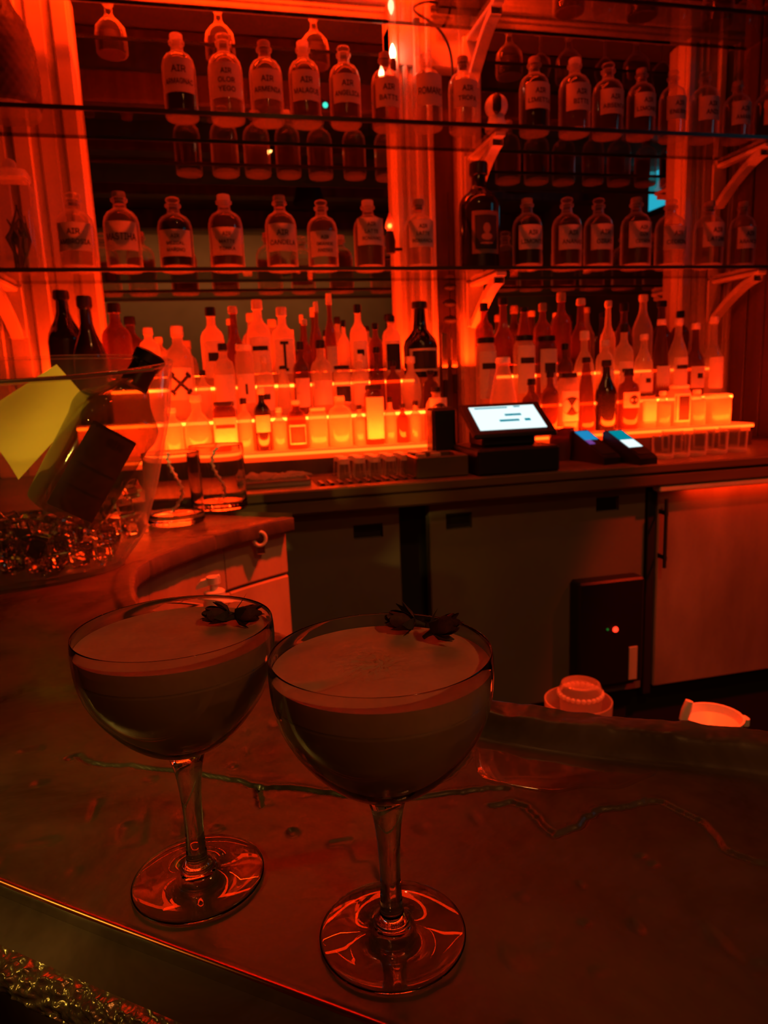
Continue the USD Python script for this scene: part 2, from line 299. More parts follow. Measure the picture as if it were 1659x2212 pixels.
# ------------------------------------------------------------------ glass shelves with brackets
S1, S2, S3 = 1.703, 2.125, 2.503
for z, nm in ((S1, 'lowest long glass shelf with dark edge under labelled bottles'), (S2, 'middle long glass shelf with dark edge under the white camera'), (S3, 'topmost long glass shelf carrying ball-stoppered decanters')):
    t = thing('glass_shelf', nm, 'shelf')
    part(t, 'pane', box(-.95, 1.985, 2.206, 2.434, z-.010, z), shelf_m, False)
    part(t, 'front_edge', box(-.95, 1.985, 2.2, 2.206, z-.011, z+.0005), shelf_edge, False)
    part(t, 'rear_edge', box(-.95, 1.985, 2.434, 2.438, z-.010, z), shelf_edge, False)
def bracket(x, z, lab, w=.018, h=.125):
    t = thing('shelf_bracket', lab, 'bracket')
    part(t, 'wall_leg', bevel(x-w*1.6, x+w*1.6, 2.478, 2.488, z-.011-h-.03, z-.011, .002), paint_wood, False)
    part(t, 'top_leg', bevel(x-w, x+w, 2.23, 2.478, z-.026, z-.011, .003), paint_wood, False)
    yy = np.linspace(0, 1, 14); P = np.stack([0*yy+x, 2.476-.225*yy, z-.03-h*(1-yy)**1.5], 1)
    d = np.array([w, 0, 0]); u = np.array([0, 0, .016]); e = np.array([0, .014, 0])
    part(t, 'brace', grid(np.stack([P-d-u-e*0, P+d-u, P+d+u*.4, P-d+u*.4, P-d-u], 0)), paint_wood, 20)
for x, w in ((-.60, 'by the textured jug'), (.933, 'on the centre post'), (2.015, 'by the panelled wall')):
    if x > 2: continue
    for z, s in ((S1, 'lowest'), (S2, 'middle'), (S3, 'topmost')) if x > 0 else ((S1, 'lowest'), (S3, 'topmost')): bracket(x, z, f'painted wooden bracket under the {s} glass shelf {w}')
for z, s in ((S1, 'lowest'), (S2, 'middle')): bracket(1.93, z, f'painted wooden bracket under the {s} glass shelf by the panelled wall')

# ------------------------------------------------------------------ bottles
PROF = {
 'apoth': [(0, 0), (.93, 0), (1, .02), (1, .57), (.985, .62), (.90, .69), (.72, .745), (.50, .775), (.37, .80), (.345, .86), (.35, .88), (.46, .885), (.47, .915), (.40, .925), (.30, .925), (.29, .80)],
 'spirit': [(0, 0), (.92, 0), (1, .02), (1, .58), (.96, .635), (.8, .69), (.5, .735), (.36, .78), (.34, .88), (.40, .885), (.40, .91), (0, .915)],
 'wine': [(0, 0), (.92, 0), (1, .015), (1, .50), (.95, .56), (.75, .64), (.5, .72), (.37, .79), (.33, .9), (.40, .905), (.40, .94), (0, .945)],
 'cone': [(0, 0), (.95, 0), (1, .02), (.98, .18), (.80, .5), (.55, .75), (.40, .86), (.36, .92), (.42, .925), (.42, .95), (0, .955)],
 'squat': [(0, 0), (.93, 0), (1, .03), (1, .60), (.96, .68), (.8, .75), (.5, .79), (.38, .82), (.38, .88), (.46, .885), (.46, .91), (0, .915)],
 'round': [(0, 0), (.6, 0), (.72, .02), (.93, .15), (1, .30), (.95, .45), (.78, .58), (.48, .67), (.34, .72), (.32, .86), (.4, .865), (.4, .90), (0, .905)],
 'long': [(0, 0), (.92, 0), (1, .02), (1, .42), (.9, .50), (.6, .58), (.42, .64), (.36, .76), (.32, .9), (.4, .905), (.4, .935), (0, .94)],
 'decanter': [(0, 0), (.94, 0), (1, .03), (1, .30), (.92, .42), (.6, .52), (.34, .58), (.24, .64), (.22, .76), (.34, .775), (.34, .79), (.2, .795)],
 'jar': [(0, 0), (.95, 0), (1, .03), (1, .80), (.92, .87), (.80, .89), (.80, .93), (0, .93)],
}
def radius_at(style, z):
    p = np.array(PROF[style]); k = p[:, 1].argmax() if style != 'apoth' else 13
    return float(np.interp(z, p[1:k+1, 1], p[1:k+1, 0]))
def bottle(name, label, loc, R, Hh, style, glass, cap, group=None, fill=None, liq=None, lab=None, words=(), motif=None, lm=None, sq=None, ballstop=False, nseg=30, cat_='bottle', rotz=0.0, base=False):
    t = thing(name, label, cat_, loc, rotz, group)
    P = [(r*R, z*Hh) for r, z in PROF[style]]
    part(t, 'glass', lathe(P, nseg, sq), glass, 40)
    if base: part(t, 'thick_base', lathe([(0, .004*Hh+.001), (.90*R, .001+.004*Hh), (.95*R, .05*Hh), (.80*R, .065*Hh), (0, .055*Hh)], nseg, sq), base_m, 40)
    if liq:
        zb = .07*Hh if base else .015*Hh; zs = np.linspace(zb, fill*Hh, 9)
        part(t, 'liquid', lathe([(0, zb)]+[(radius_at(style, z/Hh)*R*.93, z) for z in zs]+[(0, fill*Hh)], nseg, sq), liq, 40)
    if style == 'apoth':
        if ballstop: part(t, 'stopper', lathe([(0, .84*Hh), (.26*R, .84*Hh), (.28*R, .925*Hh), (.20*R, .935*Hh), (.36*R, .955*Hh), (.42*R, .98*Hh), (.36*R, 1.005*Hh), (.18*R, 1.02*Hh), (0, 1.022*Hh)], 24), cap, 50)
        else: part(t, 'stopper', lathe([(0, .85*Hh), (.27*R, .85*Hh), (.28*R, .926*Hh), (.36*R, .928*Hh), (.38*R, .94*Hh), (.38*R, .99*Hh), (.35*R, Hh), (0, Hh)], 24), cap, 40)
    elif style == 'decanter':
        part(t, 'stopper', lathe([(0, .74*Hh), (.19*R, .74*Hh), (.2*R, .80*Hh), (.12*R, .815*Hh)]+[(.33*R*math.cos(a), .905*Hh+.09*Hh*math.sin(a)) for a in np.linspace(-1.2, 1.5, 9)]+[(0, .996*Hh)], 24), cap, 60)
    elif style == 'jar': part(t, 'lid', lathe([(0, .92*Hh), (.86*R, .92*Hh), (.88*R, .93*Hh), (.88*R, .99*Hh), (.84*R, Hh), (0, Hh)], nseg, sq), cap, 40)
    else:
        z0 = PROF[style][-1][1]; z0 = z0-.03; part(t, 'cap', lathe([(0, z0*Hh), (.44*R, z0*Hh), (.46*R, (z0+.01)*Hh), (.45*R, .985*Hh), (.40*R, Hh), (0, Hh)], 24), cap, 40)
    if lab:
        z0, z1, ha = lab; rr = R*radius_at(style, (z0+z1)/2)*1.004+.0006
        lp = part(t, 'label', patch(rr, -ha, ha, z0*Hh, z1*Hh, .0006, 18, sq), lm or label_m, 40)
        hh = (z1-z0)*Hh
        if words:
            n = len(words); lh = hh/(n+.9)*.55
            for i, w in enumerate(words):
                v, f = text(w, lh if len(w) < 5 else lh*.9, 2*ha*rr*.86)
                zc = z1*Hh-hh*(i+.95)/(n+.9)-lh*.5
                part(lp, 'lettering', (wrap(v+[0, 0, .0007], rr, zc, sq), f), ink_m, False)
        zm = (z0+z1)/2*Hh
        def fl(mesh): v, f = mv(mesh); part(lp, 'emblem', (wrap(v, rr, zm, sq), f), ink_m, False)
        q = hh*.5
        sheet = lambda x0, x1, y0, y1: grid(np.stack([np.stack([np.linspace(x0, x1, 6), np.full(6, y), np.full(6, zz)], 1) for y, zz in ((y0, .0008), (y0, .0014), (y1, .0014), (y1, .0008))]))
        if motif == 'square': fl(sheet(-q*.28, q*.28, -q*.1, q*.36))
        if motif == 'box': fl(sheet(-rr*ha*.85, rr*ha*.85, -q*.85, q*.8))
        if motif == 'band': fl(sheet(-rr*ha*.7, rr*ha*.7, q*.25, q*.5))
        if motif == 'bar': fl(cat(sheet(-.004, .004, -q*.75, q*.75), sheet(-.013, .013, q*.68, q*.85), sheet(-.010, .010, -q*.85, -q*.68)))
        if motif == 'drop': fl(lathe([(0, .0012), (q*.18, .0012)], 14) if False else sheet(-.003, .003, -q*.4, q*.3))
        if motif == 'disc':
            tt = np.linspace(0, 2*np.pi, 25)[:-1]; V = np.vstack([np.stack([q*.62*np.cos(tt), q*.62*np.sin(tt), 0*tt+.0012], 1), [[0, 0, .0012]]]); fl((V, np.stack([np.arange(24), (np.arange(24)+1) % 24, np.full(24, 24)], 1)))
        if motif == 'cross':
            for s in (-1, 1):
                a = np.radians(45*s); Rm = np.array([[np.cos(a), -np.sin(a), 0], [np.sin(a), np.cos(a), 0], [0, 0, 1]])
                v, f = cat(sheet(-q*.75, q*.75, -q*.10, q*.10), sheet(-q*.85, -q*.62, -q*.2, q*.2), sheet(q*.62, q*.85, -q*.2, q*.2)); fl((v@Rm.T, f))
        if motif == 'frame':
            w_, h_ = rr*ha*.92, q*.92; e = .0022
            fl(cat(sheet(-w_*.86, w_*.86, -h_*.86, h_*.86)))
    return t

ORD = ['first', 'second', 'third', 'fourth', 'fifth', 'sixth', 'seventh', 'eighth', 'ninth', 'tenth', 'eleventh', 'twelfth', 'thirteenth', 'fourteenth', 'fifteenth', 'sixteenth', 'seventeenth']
# apothecary bottles: centre px, width px, top px, stopper, liquid, words, label range
up = [(388, 72, 76, 0, 'd', ('AIR', 'ARMAGNAC'), (.26, .66)), (488, 74, 78, 1, 'c', ('AIR', 'OLOR', 'YEGO'), (.22, .62)), (575, 72, 92, 0, 'c', ('AIR', 'ARMENIA'), (.24, .60)),
      (658, 68, 92, 0, 'a', ('AIR', 'MALAGUE'), (.24, .60)), (745, 68, 104, 1, 'a', ('AIR', 'ANGELICA'), (.24, .60)), (833, 62, 116, 0, 'a', ('AIR', 'BATTS'), (.24, .62)),
      (922, 66, 118, 1, 'c', ('ROMANS',), (.26, .68)), (1000, 64, 124, 0, 'c', ('AIR', 'TROPA'), (.28, .64)),
      (1154, 66, 126, 0, 'd', ('AIR', 'LIMETTA'), (.28, .62)), (1241, 68, 128, 0, 'c', ('AIR', 'BITTE'), (.27, .62)), (1313, 66, 140, 1, 'a', ('AIR', 'ABSENTA'), (.26, .60)),
      (1385, 60, 150, 0, 'a', ('AIR', 'LIMONEL'), (.26, .60)), (1453, 56, 156, 1, 'c', ('AIR', 'ENEBRO'), (.26, .60)), (1522, 60, 158, 1, 'c', ('AIR', 'ANIS'), (.26, .60)),
      (1592, 56, 178, 0, 'c', ('AIR', 'AMARO'), (.24, .62)), (1662, 60, 172, 0, 'd', ('AIR', 'CACAO'), (.24, .62))]
low = [(166, 78, 420, 1, 'c', ('AIR', 'AMBROSIA'), (.24, .60)), (265, 76, 416, 0, 'c', ('MASTIHA',), (.24, .60)), (380, 74, 430, 1, 'd', ('AIR', 'MEZCAL', 'MARINO'), (.18, .54)),
       (489, 74, 422, 0, 'a', ('AIR', 'MATTE', 'TONKA'), (.18, .54)), (608, 68, 424, 0, 'c', ('AIR', 'CANDELA'), (.24, .60)), (697, 66, 436, 1, 'c', ('AIR', 'GRANDE', 'ANISES'), (.18, .54)),
       (797, 66, 434, 0, 'a', ('AIR', 'LATTE', 'ROMANO'), (.34, .72)), (906, 64, 432, 0, 'c', ('AIR', 'LATTE', 'ROMANZA'), (.30, .68)),
       (1139, 64, 430, 0, 'd', ('AIR', 'LIMONTE'), (.26, .60)), (1224, 64, 430, 1, 'a', ('AIR', 'ANANAS'), (.26, .60)), (1292, 62, 432, 1, 'a', ('AIR', 'GIRAS'), (.26, .62)),
       (1373, 64, 428, 0, 'a', ('AIR', 'GIN', 'CITRON'), (.28, .64)), (1447, 64, 434, 1, 'c', ('AIR', 'CEDRINA'), (.26, .60)), (1530, 62, 436, 0, 'c', ('AIR', 'LATINO'), (.30, .66)), (1602, 54, 436, 0, 'c', ('AIR', 'ARANCIO'), (.28, .60))]
for row, zs, nm, yb in ((up, S2, 'middle', 240), (low, S1, 'lowest', 570)):
    for i, (cx, w, top, bs, lq, words, lr) in enumerate(row):
        Y = 2.285+rng.uniform(-.008, .008)
        p = onY(cx, (top+yb)/2+20, Y); R = w*depth(p)/F/2*.98; Hh = onY(cx, top, Y)[2]-zs
        liq, fill = {'c': (liq_clear, .60), 'a': (liq_amber, .70), 'd': (liq_dark, .68)}[lq]
        bottle('apothecary_bottle', f'clear apothecary bottle on the {nm} glass shelf, paper label reading {" ".join(words)}', (p[0], Y, zs+.0005), R, Hh, 'apoth', clear_m,
               clear_m if bs else (cork_m if i % 3 else base_m), 'labelled apothecary bottles on the glass shelves', fill+rng.uniform(-.06, .04), liq, (lr[0], lr[1], 1.0), words, base=True, ballstop=bool(bs))
# decanters on the top shelf, seen in the mirror and through the shelf
for i, (px, k) in enumerate(((240, 1), (475, 1), (680, 1), (1100, 1), (1232, 1), (1376, 1))):
    P = onY(px, 90, 2.552+.24); x = P[0]
    bottle('decanter', f'ball-stoppered crystal decanter, {ORD[i]} from the left on the topmost shelf', (x, 2.30+.01*(i % 2), S3+.0005), .052, .20, 'decanter', clear_m, base_m, 'crystal decanters on the topmost shelf', .30, liq_amber)
dx = [onY(q, 90, 2.792)[0] for q in (1100, 1232, 1376)]
for i, gx_ in enumerate(((dx[0]+dx[1])/2-.002, dx[1]+(dx[2]-dx[1])*.5, dx[2]+.11, dx[2]+.21)):
    P = (gx_, 0, 0); t = thing('wine_glass', f'upturned stemmed glass, {ORD[i]} of four on the topmost shelf', 'glass', (P[0], 2.32, S3+.0005), 0, 'upturned glasses on the topmost shelf')
    part(t, 'bowl', lathe([(.030, 0), (.040, .03), (.036, .06), (.016, .082), (.005, .088)], 24), clear_m, 50)
    part(t, 'stem', lathe([(.005, .088), (.004, .12), (.006, .155), (.030, .160), (.032, .162), (0, .163)], 24), clear_m, 50)
# textured jug, decanter with herbs, black bottle, camera
p = onY(6, 120, 2.29)
t = thing('textured_jug', 'large dark jug with pitted texture and pale foot on the middle shelf', 'jug', (p[0]-.005, 2.31, S2+.0005))
zz = np.linspace(.02, .34, 60); rr = np.interp(zz, [.02, .03, .10, .18, .23, .27, .30, .34], [.080, .086, .088, .083, .072, .048, .034, .030]); th = np.linspace(0, 2*np.pi, 97)[:-1]
bmp = .0022*np.maximum(0, np.sin(th*24)[None, :]*np.sin(zz*190)[:, None]); rr2 = rr[:, None]+bmp*(zz[:, None] < .26)
V = np.stack([rr2*np.cos(th), rr2*np.sin(th), np.broadcast_to(zz[:, None], rr2.shape)], -1); V = np.concatenate([V, V[:, :1]], 1)
part(t, 'body', grid(V), plain('pitted_stoneware', (.07, .045, .03), .5), 60)
part(t, 'foot', lathe([(0, 0), (.078, 0), (.082, .008), (.080, .022), (0, .022)], 40), base_m, 40)
part(t, 'stopper', lathe([(0, .33), (.026, .33), (.028, .35), (.02, .362), (0, .363)], 24), cork_m, 40)
p = onY(34, 470, 2.28)
t = bottle('herb_decanter', 'squared glass decanter with ball stopper and dark herbs on the lowest shelf', (p[0], 2.285, S1+.0005), .052, .27, 'jar', clear_m, base_m, None, None, None, sq=6)
part(t, 'knob', mv(ball(.018, 3), (0, 0, .288)), base_m, 60)
hb = [tube([(rng.uniform(-.02, .02), rng.uniform(-.02, .02), .01), (rng.uniform(-.03, .03), rng.uniform(-.03, .03), .09), (rng.uniform(-.025, .025), rng.uniform(-.025, .025), rng.uniform(.13, .2))], [.004, .007, .002], 6) for _ in range(9)]
part(t, 'herbs', cat(*hb), sepal_m, 40)
p = onY(1035, 470, 2.29)
t = bottle('liqueur_bottle', 'big black wide-shouldered bottle with framed portrait label on the lowest shelf', (p[0], 2.29, S1+.0005), .0665, onY(1035, 352, 2.29)[2]-S1, 'spirit', dark_m, cap_dark, lab=(.13, .52, .72), lm=plain('gilt_label', (.20, .12, .055), .5), motif='frame')
# portrait medallion printed on the label
lp = t+'/label'; Hb = onY(1035, 352, 2.29)[2]-S1; rr = .0665*1.004+.0006
def onlab(mesh, m_, nm, z): v, f = mv(mesh); part(lp, nm, (wrap(v, rr, z, None), f), m_, 40)
tan_m = plain('portrait_tone', (.24, .15, .085), .6)
def oval(a, b, cx=0, cy=0, z=.0020):
    tt = np.linspace(0, 2*np.pi, 25)[:-1]; return np.vstack([np.stack([cx+a*np.cos(tt), cy+b*np.sin(tt), 0*tt+z], 1), [[cx, cy, z]]]), np.stack([np.arange(24), (np.arange(24)+1) % 24, np.full(24, 24)], 1)
onlab(oval(.012, .016, 0, .012), tan_m, 'portrait', .325*Hb); onlab(oval(.018, .011, 0, -.014), tan_m, 'portrait', .325*Hb); onlab(oval(.022, .003, 0, -.034), tan_m, 'portrait', .325*Hb)
p = onY(1072, 220, 2.27)
t = thing('security_camera', 'small white round-headed camera with black face on the middle shelf', 'camera', (p[0], 2.27, S2+.0005), -18)
wht = plain('white_plastic', (.75, .72, .70), .35)
part(t, 'base', lathe([(0, 0), (.034, 0), (.037, .004), (.036, .012), (.026, .034), (.024, .046), (0, .05)], 36), wht, 50)
part(t, 'head', mv(ball(.036, 4), (0, 0, .074)), wht, 60)
part(t, 'face', mv((np.array(ball(1, 4).vertices)*[.017, .012, .031], np.array(ball(1, 4).faces)), (0, -.0262, .074)), black_m, 60)

# ------------------------------------------------------------------ lit steps and the bottles on them
ST = [(2.055, 2.165, 1.165), (2.165, 2.285, 1.262), (2.285, 2.41, 1.362)]
for x0, x1, lab in ((-.40, .64, 'three-tier red-lit acrylic bottle step behind the shot glasses'), (.93, 1.775, 'three-tier red-lit acrylic bottle step behind the till')):
    t = thing('bottle_step', lab, 'bottle step')
    for i, (y0, y1, z) in enumerate(ST):
        zb = CT+.0005 if i == 0 else ST[i-1][2]
        if i == 0: part(t, 'fascia', box(x0, x1, y0+.004, y0+.012, zb, z-.028), dark_wood, False)
        part(t, 'step', bevel(x0, x1, y0+.012 if i == 0 else y0, y1 if i == 2 else y1+.0, (zb if i else z-.03), z-.0045, .002), step_m, False)
        part(t, 'led_strip', bevel(x0, x1, y0-.004, y0+.004, z-.013, z-.005, .001), strip_m if i else strip_low, False)
        part(t, 'top_sheet', box(x0, x1, y0-.004, y1-.001, z-.004, z), base_m, False)
# (tier, centre px, width px, top px, style, glass, cap, label range, motif, look)
def T(*a): return a
LT = [
 T(2, 143, 74, 628, 'wine', 'd', 'd', None, None, 'black wine bottle'), T(1, 196, 70, 640, 'wine', 'd', 'd', None, None, 'black wine bottle'),
 T(2, 254, 62, 655, 'spirit', 'a', 'd', None, None, 'black-capped brown bottle'), T(2, 325, 44, 708, 'squat', 'l', 'w', None, None, 'short pale-capped bottle'),
 T(2, 460, 58, 664, 'spirit', 'l', 'd', (.10, .57), 'square', 'white-labelled bottle with black square'), T(2, 508, 50, 662, 'long', 'a', 'w', None, None, 'long-necked brown bottle'),
 T(2, 560, 58, 648, 'spirit', 'l', 'w', (.12, .56), 'band', 'tall white-capped bottle'), T(2, 612, 56, 664, 'spirit', 'l', 'w', (.12, .58), 'bar', 'white-labelled bottle with black bar'),
 T(2, 660, 36, 690, 'long', 'a', 'w', None, None, 'slim dark bottle'), T(2, 686, 30, 652, 'round', 'a', 'w', None, None, 'slim round-shouldered bottle'), T(2, 714, 34, 634, 'round', 'a', 'w', (.1, .4), None, 'tall slim white-necked bottle'),
 T(2, 744, 34, 692, 'spirit', 'l', 'd', None, None, 'narrow clear bottle'), T(2, 775, 46, 658, 'spirit', 'l', 'd', (.16, .52), 'square', 'pale bottle with small black square'),
 T(2, 812, 36, 698, 'spirit', 'a', 'd', None, None, 'small ringed-neck bottle'), T(2, 846, 44, 682, 'squat', 'l', 'd', (.10, .60), 'box', 'black-labelled bottle'),
 T(2, 908, 74, 652, 'long', 'd', 'd', (.08, .38), 'frame', 'big black bottle, pale framed label'),
 T(1, 390, 64, 704, 'squat', 'l', 'w', (.22, .56), 'cross', 'round-topped bottle with crossed bones'), T(1, 441, 34, 800, 'spirit', 'l', 'd', None, None, 'small clear bottle'),
 T(1, 486, 46, 742, 'squat', 'l', 'd', (.12, .58), None, 'short bottle with plain white label'), T(1, 531, 40, 745, 'jar', 'l', 'w', (.2, .6), 'drop', 'flat-topped jar with drop-marked label'), T(1, 574, 38, 770, 'spirit', 'l', 'w', (.1, .5), 'square', 'clear bottle with black square'),
 T(1, 614, 36, 790, 'cone', 'l', 'd', None, None, 'clear tapered bottle'), T(1, 652, 36, 738, 'spirit', 'a', 'd', (.1, .5), None, 'dark-capped bottle'),
 T(1, 695, 46, 735, 'spirit', 'l', 'd', (.12, .45), None, 'broad clear bottle with dark cap'), T(1, 740, 38, 790, 'jar', 'l', 'd', (.2, .6), 'box', 'square dark-labelled bottle'), T(1, 778, 38, 765, 'spirit', 'l', 'w', (.1, .5), None, 'clear bottle with white cap'),
 T(1, 815, 34, 750, 'long', 'a', 'd', None, None, 'slim dark-necked bottle'), T(1, 850, 34, 780, 'spirit', 'a', 'd', None, None, 'slim brown bottle'), T(1, 888, 46, 770, 'round', 'l', 'w', None, None, 'round pale bottle'), T(1, 930, 34, 800, 'spirit', 'a', 'd', None, None, 'short brown bottle'),
 T(0, 375, 40, 880, 'spirit', 'l', 'w', None, None, 'small clear bottle'), T(0, 427, 58, 852, 'round', 'l', 'w', None, None, 'round-bellied flask'), T(0, 487, 50, 868, 'jar', 'a', 'd', (.15, .7), 'band', 'squat banded jar'), T(0, 529, 32, 860, 'spirit', 'l', 'd', None, None, 'small clear bottle'),
 T(0, 567, 38, 836, 'spirit', 'd', 'w', (.3, .56), None, 'black bottle with pale ringed shoulder'), T(0, 604, 34, 880, 'spirit', 'l', 'w', None, None, 'small pale bottle'), T(0, 641, 44, 864, 'squat', 'a', 'w', (.1, .5), 'box', 'faceted dark bottle'),
 T(0, 687, 38, 880, 'jar', 'l', 'w', None, None, 'low clear jar'), T(0, 735, 50, 855, 'squat', 'l', 'w', None, None, 'round-shouldered clear bottle'), T(0, 777, 28, 875, 'spirit', 'l', 'd', None, None, 'tiny clear bottle'),
 T(0, 808, 42, 832, 'jar', 'a', 'd', (.1, .8), None, 'tall straight red-brown bottle'), T(0, 843, 26, 858, 'spirit', 'l', 'd', None, None, 'tiny pale bottle'), T(0, 870, 26, 872, 'spirit', 'a', 'd', None, None, 'tiny dark bottle'), T(0, 898, 26, 866, 'spirit', 'l', 'd', None, None, 'tiny capped bottle'), T(0, 943, 46, 836, 'squat', 'l', 'd', (.30, .80), 'disc', 'pale bottle with round black label')]
RT = [
 T(2, 1046, 40, 655, 'spirit', 'a', 'd', (.1, .5), None, 'dark-capped labelled bottle'), T(2, 1087, 44, 644, 'long', 'a', 'd', None, None, 'tall dark long-necked bottle'), T(2, 1132, 40, 664, 'cone', 'a', 'd', None, None, 'dark tapered bottle'), T(2, 1172, 38, 655, 'spirit', 'a', 'c', None, None, 'dark bottle with cork cap'),
 T(2, 1212, 42, 632, 'spirit', 'a', 'c', None, None, 'tallest brown bottle with square cap'), T(2, 1254, 42, 645, 'long', 'a', 'w', None, None, 'long-necked brown bottle'), T(2, 1313, 36, 650, 'long', 'l', 'w', None, None, 'tall white-banded bottle'), T(2, 1347, 46, 655, 'round', 'a', 'd', None, None, 'round-shouldered dark bottle'),
 T(2, 1388, 42, 637, 'wine', 'l', 'w', None, None, 'tall pale bottle with banded white neck'), T(2, 1428, 46, 650, 'long', 'a', 'd', None, None, 'dark domed bottle'), T(2, 1468, 38, 672, 'spirit', 'a', 'd', None, None, 'shaded brown bottle'),
 T(1, 1050, 44, 730, 'jar', 'l', 'd', (.1, .8), 'band', 'square-labelled jar'), T(1, 1132, 46, 725, 'jar', 'l', 'd', (.15, .85), 'band', 'square bottle with banded label'), T(1, 1180, 44, 726, 'jar', 'a', 'd', (.15, .8), 'square', 'dark square bottle'), T(1, 1220, 34, 742, 'spirit', 'a', 'd', None, None, 'slim dark bottle'),
 T(1, 1262, 44, 715, 'round', 'l', 'w', None, None, 'glinting round decanter'), T(1, 1306, 38, 735, 'squat', 'l', 'w', (.1, .5), None, 'short pale bottle'), T(1, 1347, 40, 700, 'spirit', 'l', 'd', (.1, .5), 'band', 'white-labelled bottle with black cap'), T(1, 1390, 40, 722, 'wine', 'l', 'w', (.1, .4), 'square', 'pale bottle with portrait-dark label'),
 T(1, 1427, 42, 690, 'cone', 'a', 'w', (.1, .4), None, 'tapered ring-necked bottle'), T(1, 1464, 40, 688, 'wine', 'l', 'w', (.1, .5), 'band', 'ridged white-labelled bottle'), T(1, 1501, 40, 698, 'long', 'a', 'w', (.1, .4), 'square', 'dark-shouldered bottle with white label'), T(1, 1540, 42, 684, 'long', 'l', 'w', (.08, .48), None, 'tall white-labelled bottle'),
 T(0, 1087, 72, 772, 'cone', 'l', 'w', None, None, 'big pale cone-shaped bottle'), T(0, 1148, 40, 818, 'spirit', 'a', 'd', (.1, .5), 'square', 'brown bottle with dark-centred label'), T(0, 1188, 38, 800, 'spirit', 'a', 'd', None, None, 'narrow brown bottle'), T(0, 1226, 38, 806, 'jar', 'l', 'd', (.2, .7), 'disc', 'pale jar with dark round mark'),
 T(0, 1266, 40, 772, 'cone', 'a', 'd', None, None, 'dark-shouldered tapered bottle'), T(0, 1309, 46, 778, 'wine', 'd', 'd', None, None, 'black wine-shaped bottle'), T(0, 1357, 46, 798, 'squat', 'a', 'd', (.36, .62), 'disc', 'brown flask with ring emblem'), T(0, 1397, 32, 850, 'jar', 'l', 'd', (.2, .8), None, 'small white-labelled bottle'), T(0, 1431, 34, 845, 'spirit', 'l', 'w', None, None, 'small pale glowing bottle'),
 T(0, 1466, 38, 832, 'jar', 'l', 'w', (.1, .8), 'box', 'bottle with black portrait-shaped label'), T(0, 1504, 38, 842, 'squat', 'l', 'w', None, None, 'short clear bottle'), T(0, 1547, 48, 850, 'jar', 'l', 'w', None, None, 'square clear lidded jar')]
TIER = ['front', 'middle', 'back']
def tiers(rows, where):
    for k in range(3):
        sel = [r for r in rows if r[0] == k]; y0, y1, z = ST[k]; Y = (y0+y1)/2
        geo = []
        for r in sel:
            p = onY(r[1], (r[3]+onpix(Y, z, r[1]))/2, Y); geo.append([p[0], r[2]*depth(p)/F/2, onY(r[1], r[3], Y)[2]-z])
        for _ in range(3):
            for i in range(len(geo)-1):
                d = geo[i+1][0]-geo[i][0]-.002; s = geo[i][1]+geo[i+1][1]
                if s > d: geo[i][1] *= d/s; geo[i+1][1] *= d/s
        for i, (r, g) in enumerate(zip(sel, geo)):
            glass = {'l': lit_m, 'a': amber_m, 'd': dark_m}[r[5]]; cp = {'d': cap_dark, 'w': cap_white, 'c': cork_m}[r[6]]
            liq = {'l': liq_clear, 'a': liq_amber, 'd': None}[r[5]]
            lab = (r[7][0], r[7][1], .95 if r[4] != 'jar' else 1.0) if r[7] else None
            R = min(g[1], (y1-y0)*.47)
            bottle('liquor_bottle', f'{r[9]}, {ORD[i]} from left, {TIER[k]} step behind the {where}', (g[0], Y, z+.0004), R, g[2], r[4], glass, cp, f'spirits on the lit steps behind the {where}',
                   None, None, lab, (), r[8], label_lit, 5 if r[4] == 'jar' and k != 1 else None, nseg=26, rotz=0)
def onpix(Y, z, px):
    v = np.array([onY(px, 900, Y)[0], Y, z])-CAM; return H/2-F*(v@upv)/(v@fwd)
tiers(LT, 'shot glasses'); tiers(RT, 'till')

# ------------------------------------------------------------------ back counter, cabinets
t = thing('back_counter', 'long dark wooden back-bar counter carrying bottles and till', 'counter')
part(t, 'worktop', bevel(-.95, 2.0, 1.75, 2.598, CT-.026, CT, .004), counter_wood, False)
part(t, 'front_rail', bevel(-.95, 2.0, 1.756, 1.80, CT-.066, CT-.028, .006), counter_wood, False)
part(t, 'lower_rail', bevel(1.22, 2.0, 1.762, 1.80, CT-.084, CT-.068, .003), paint_wood, False, 'pale lower rail above the steel door')
part(t, 'carcass', box(-.95, 2.0, 1.90, 2.598, .05, CT-.028), matte_black, False)
part(t, 'plinth', box(-.95, 2.0, 1.86, 1.90, 0.001, .36), matte_black, False)
def px_box(px0, py0, px1, py1, Y): a, b = onY(px0, py0, Y), onY(px1, py1, Y); return min(a[0], b[0]), max(a[0], b[0]), min(a[2], b[2]), max(a[2], b[2])
YD = 1.82; DZ0, DZ1 = .38, CT-.068
def fdoor(lab, x0, x1, hs, m_=fridge_m):
    t = thing('fridge', lab, 'fridge')
    d = bevel(x0, x1, YD, YD+.04, DZ0, DZ1, .003)
    for (q0, q1, q2, q3) in hs: d = trimesh.boolean.difference([d, box(q0, q1, YD-.01, YD+.022, q2, q3)], engine='manifold')
    part(t, 'door', d, m_, False)
    for (q0, q1, q2, q3) in hs: part(t, 'recessed_handle', cat(box(q0+.0005, q1-.0005, YD+.018, YD+.0215, q2+.0005, q3-.0005), box(q0+.0005, q1-.0005, YD+.002, YD+.018, q3-.006, q3-.0005)), matte_black, False)
    return t
a = px_box(763, 1135, 828, 1160, YD); xl = onY(480, 1200, YD)[0]; x1 = onY(866, 1200, YD)[0]
fdoor('black back-bar fridge door with recessed handle, nearest the planked bar end', xl, x1, [a])
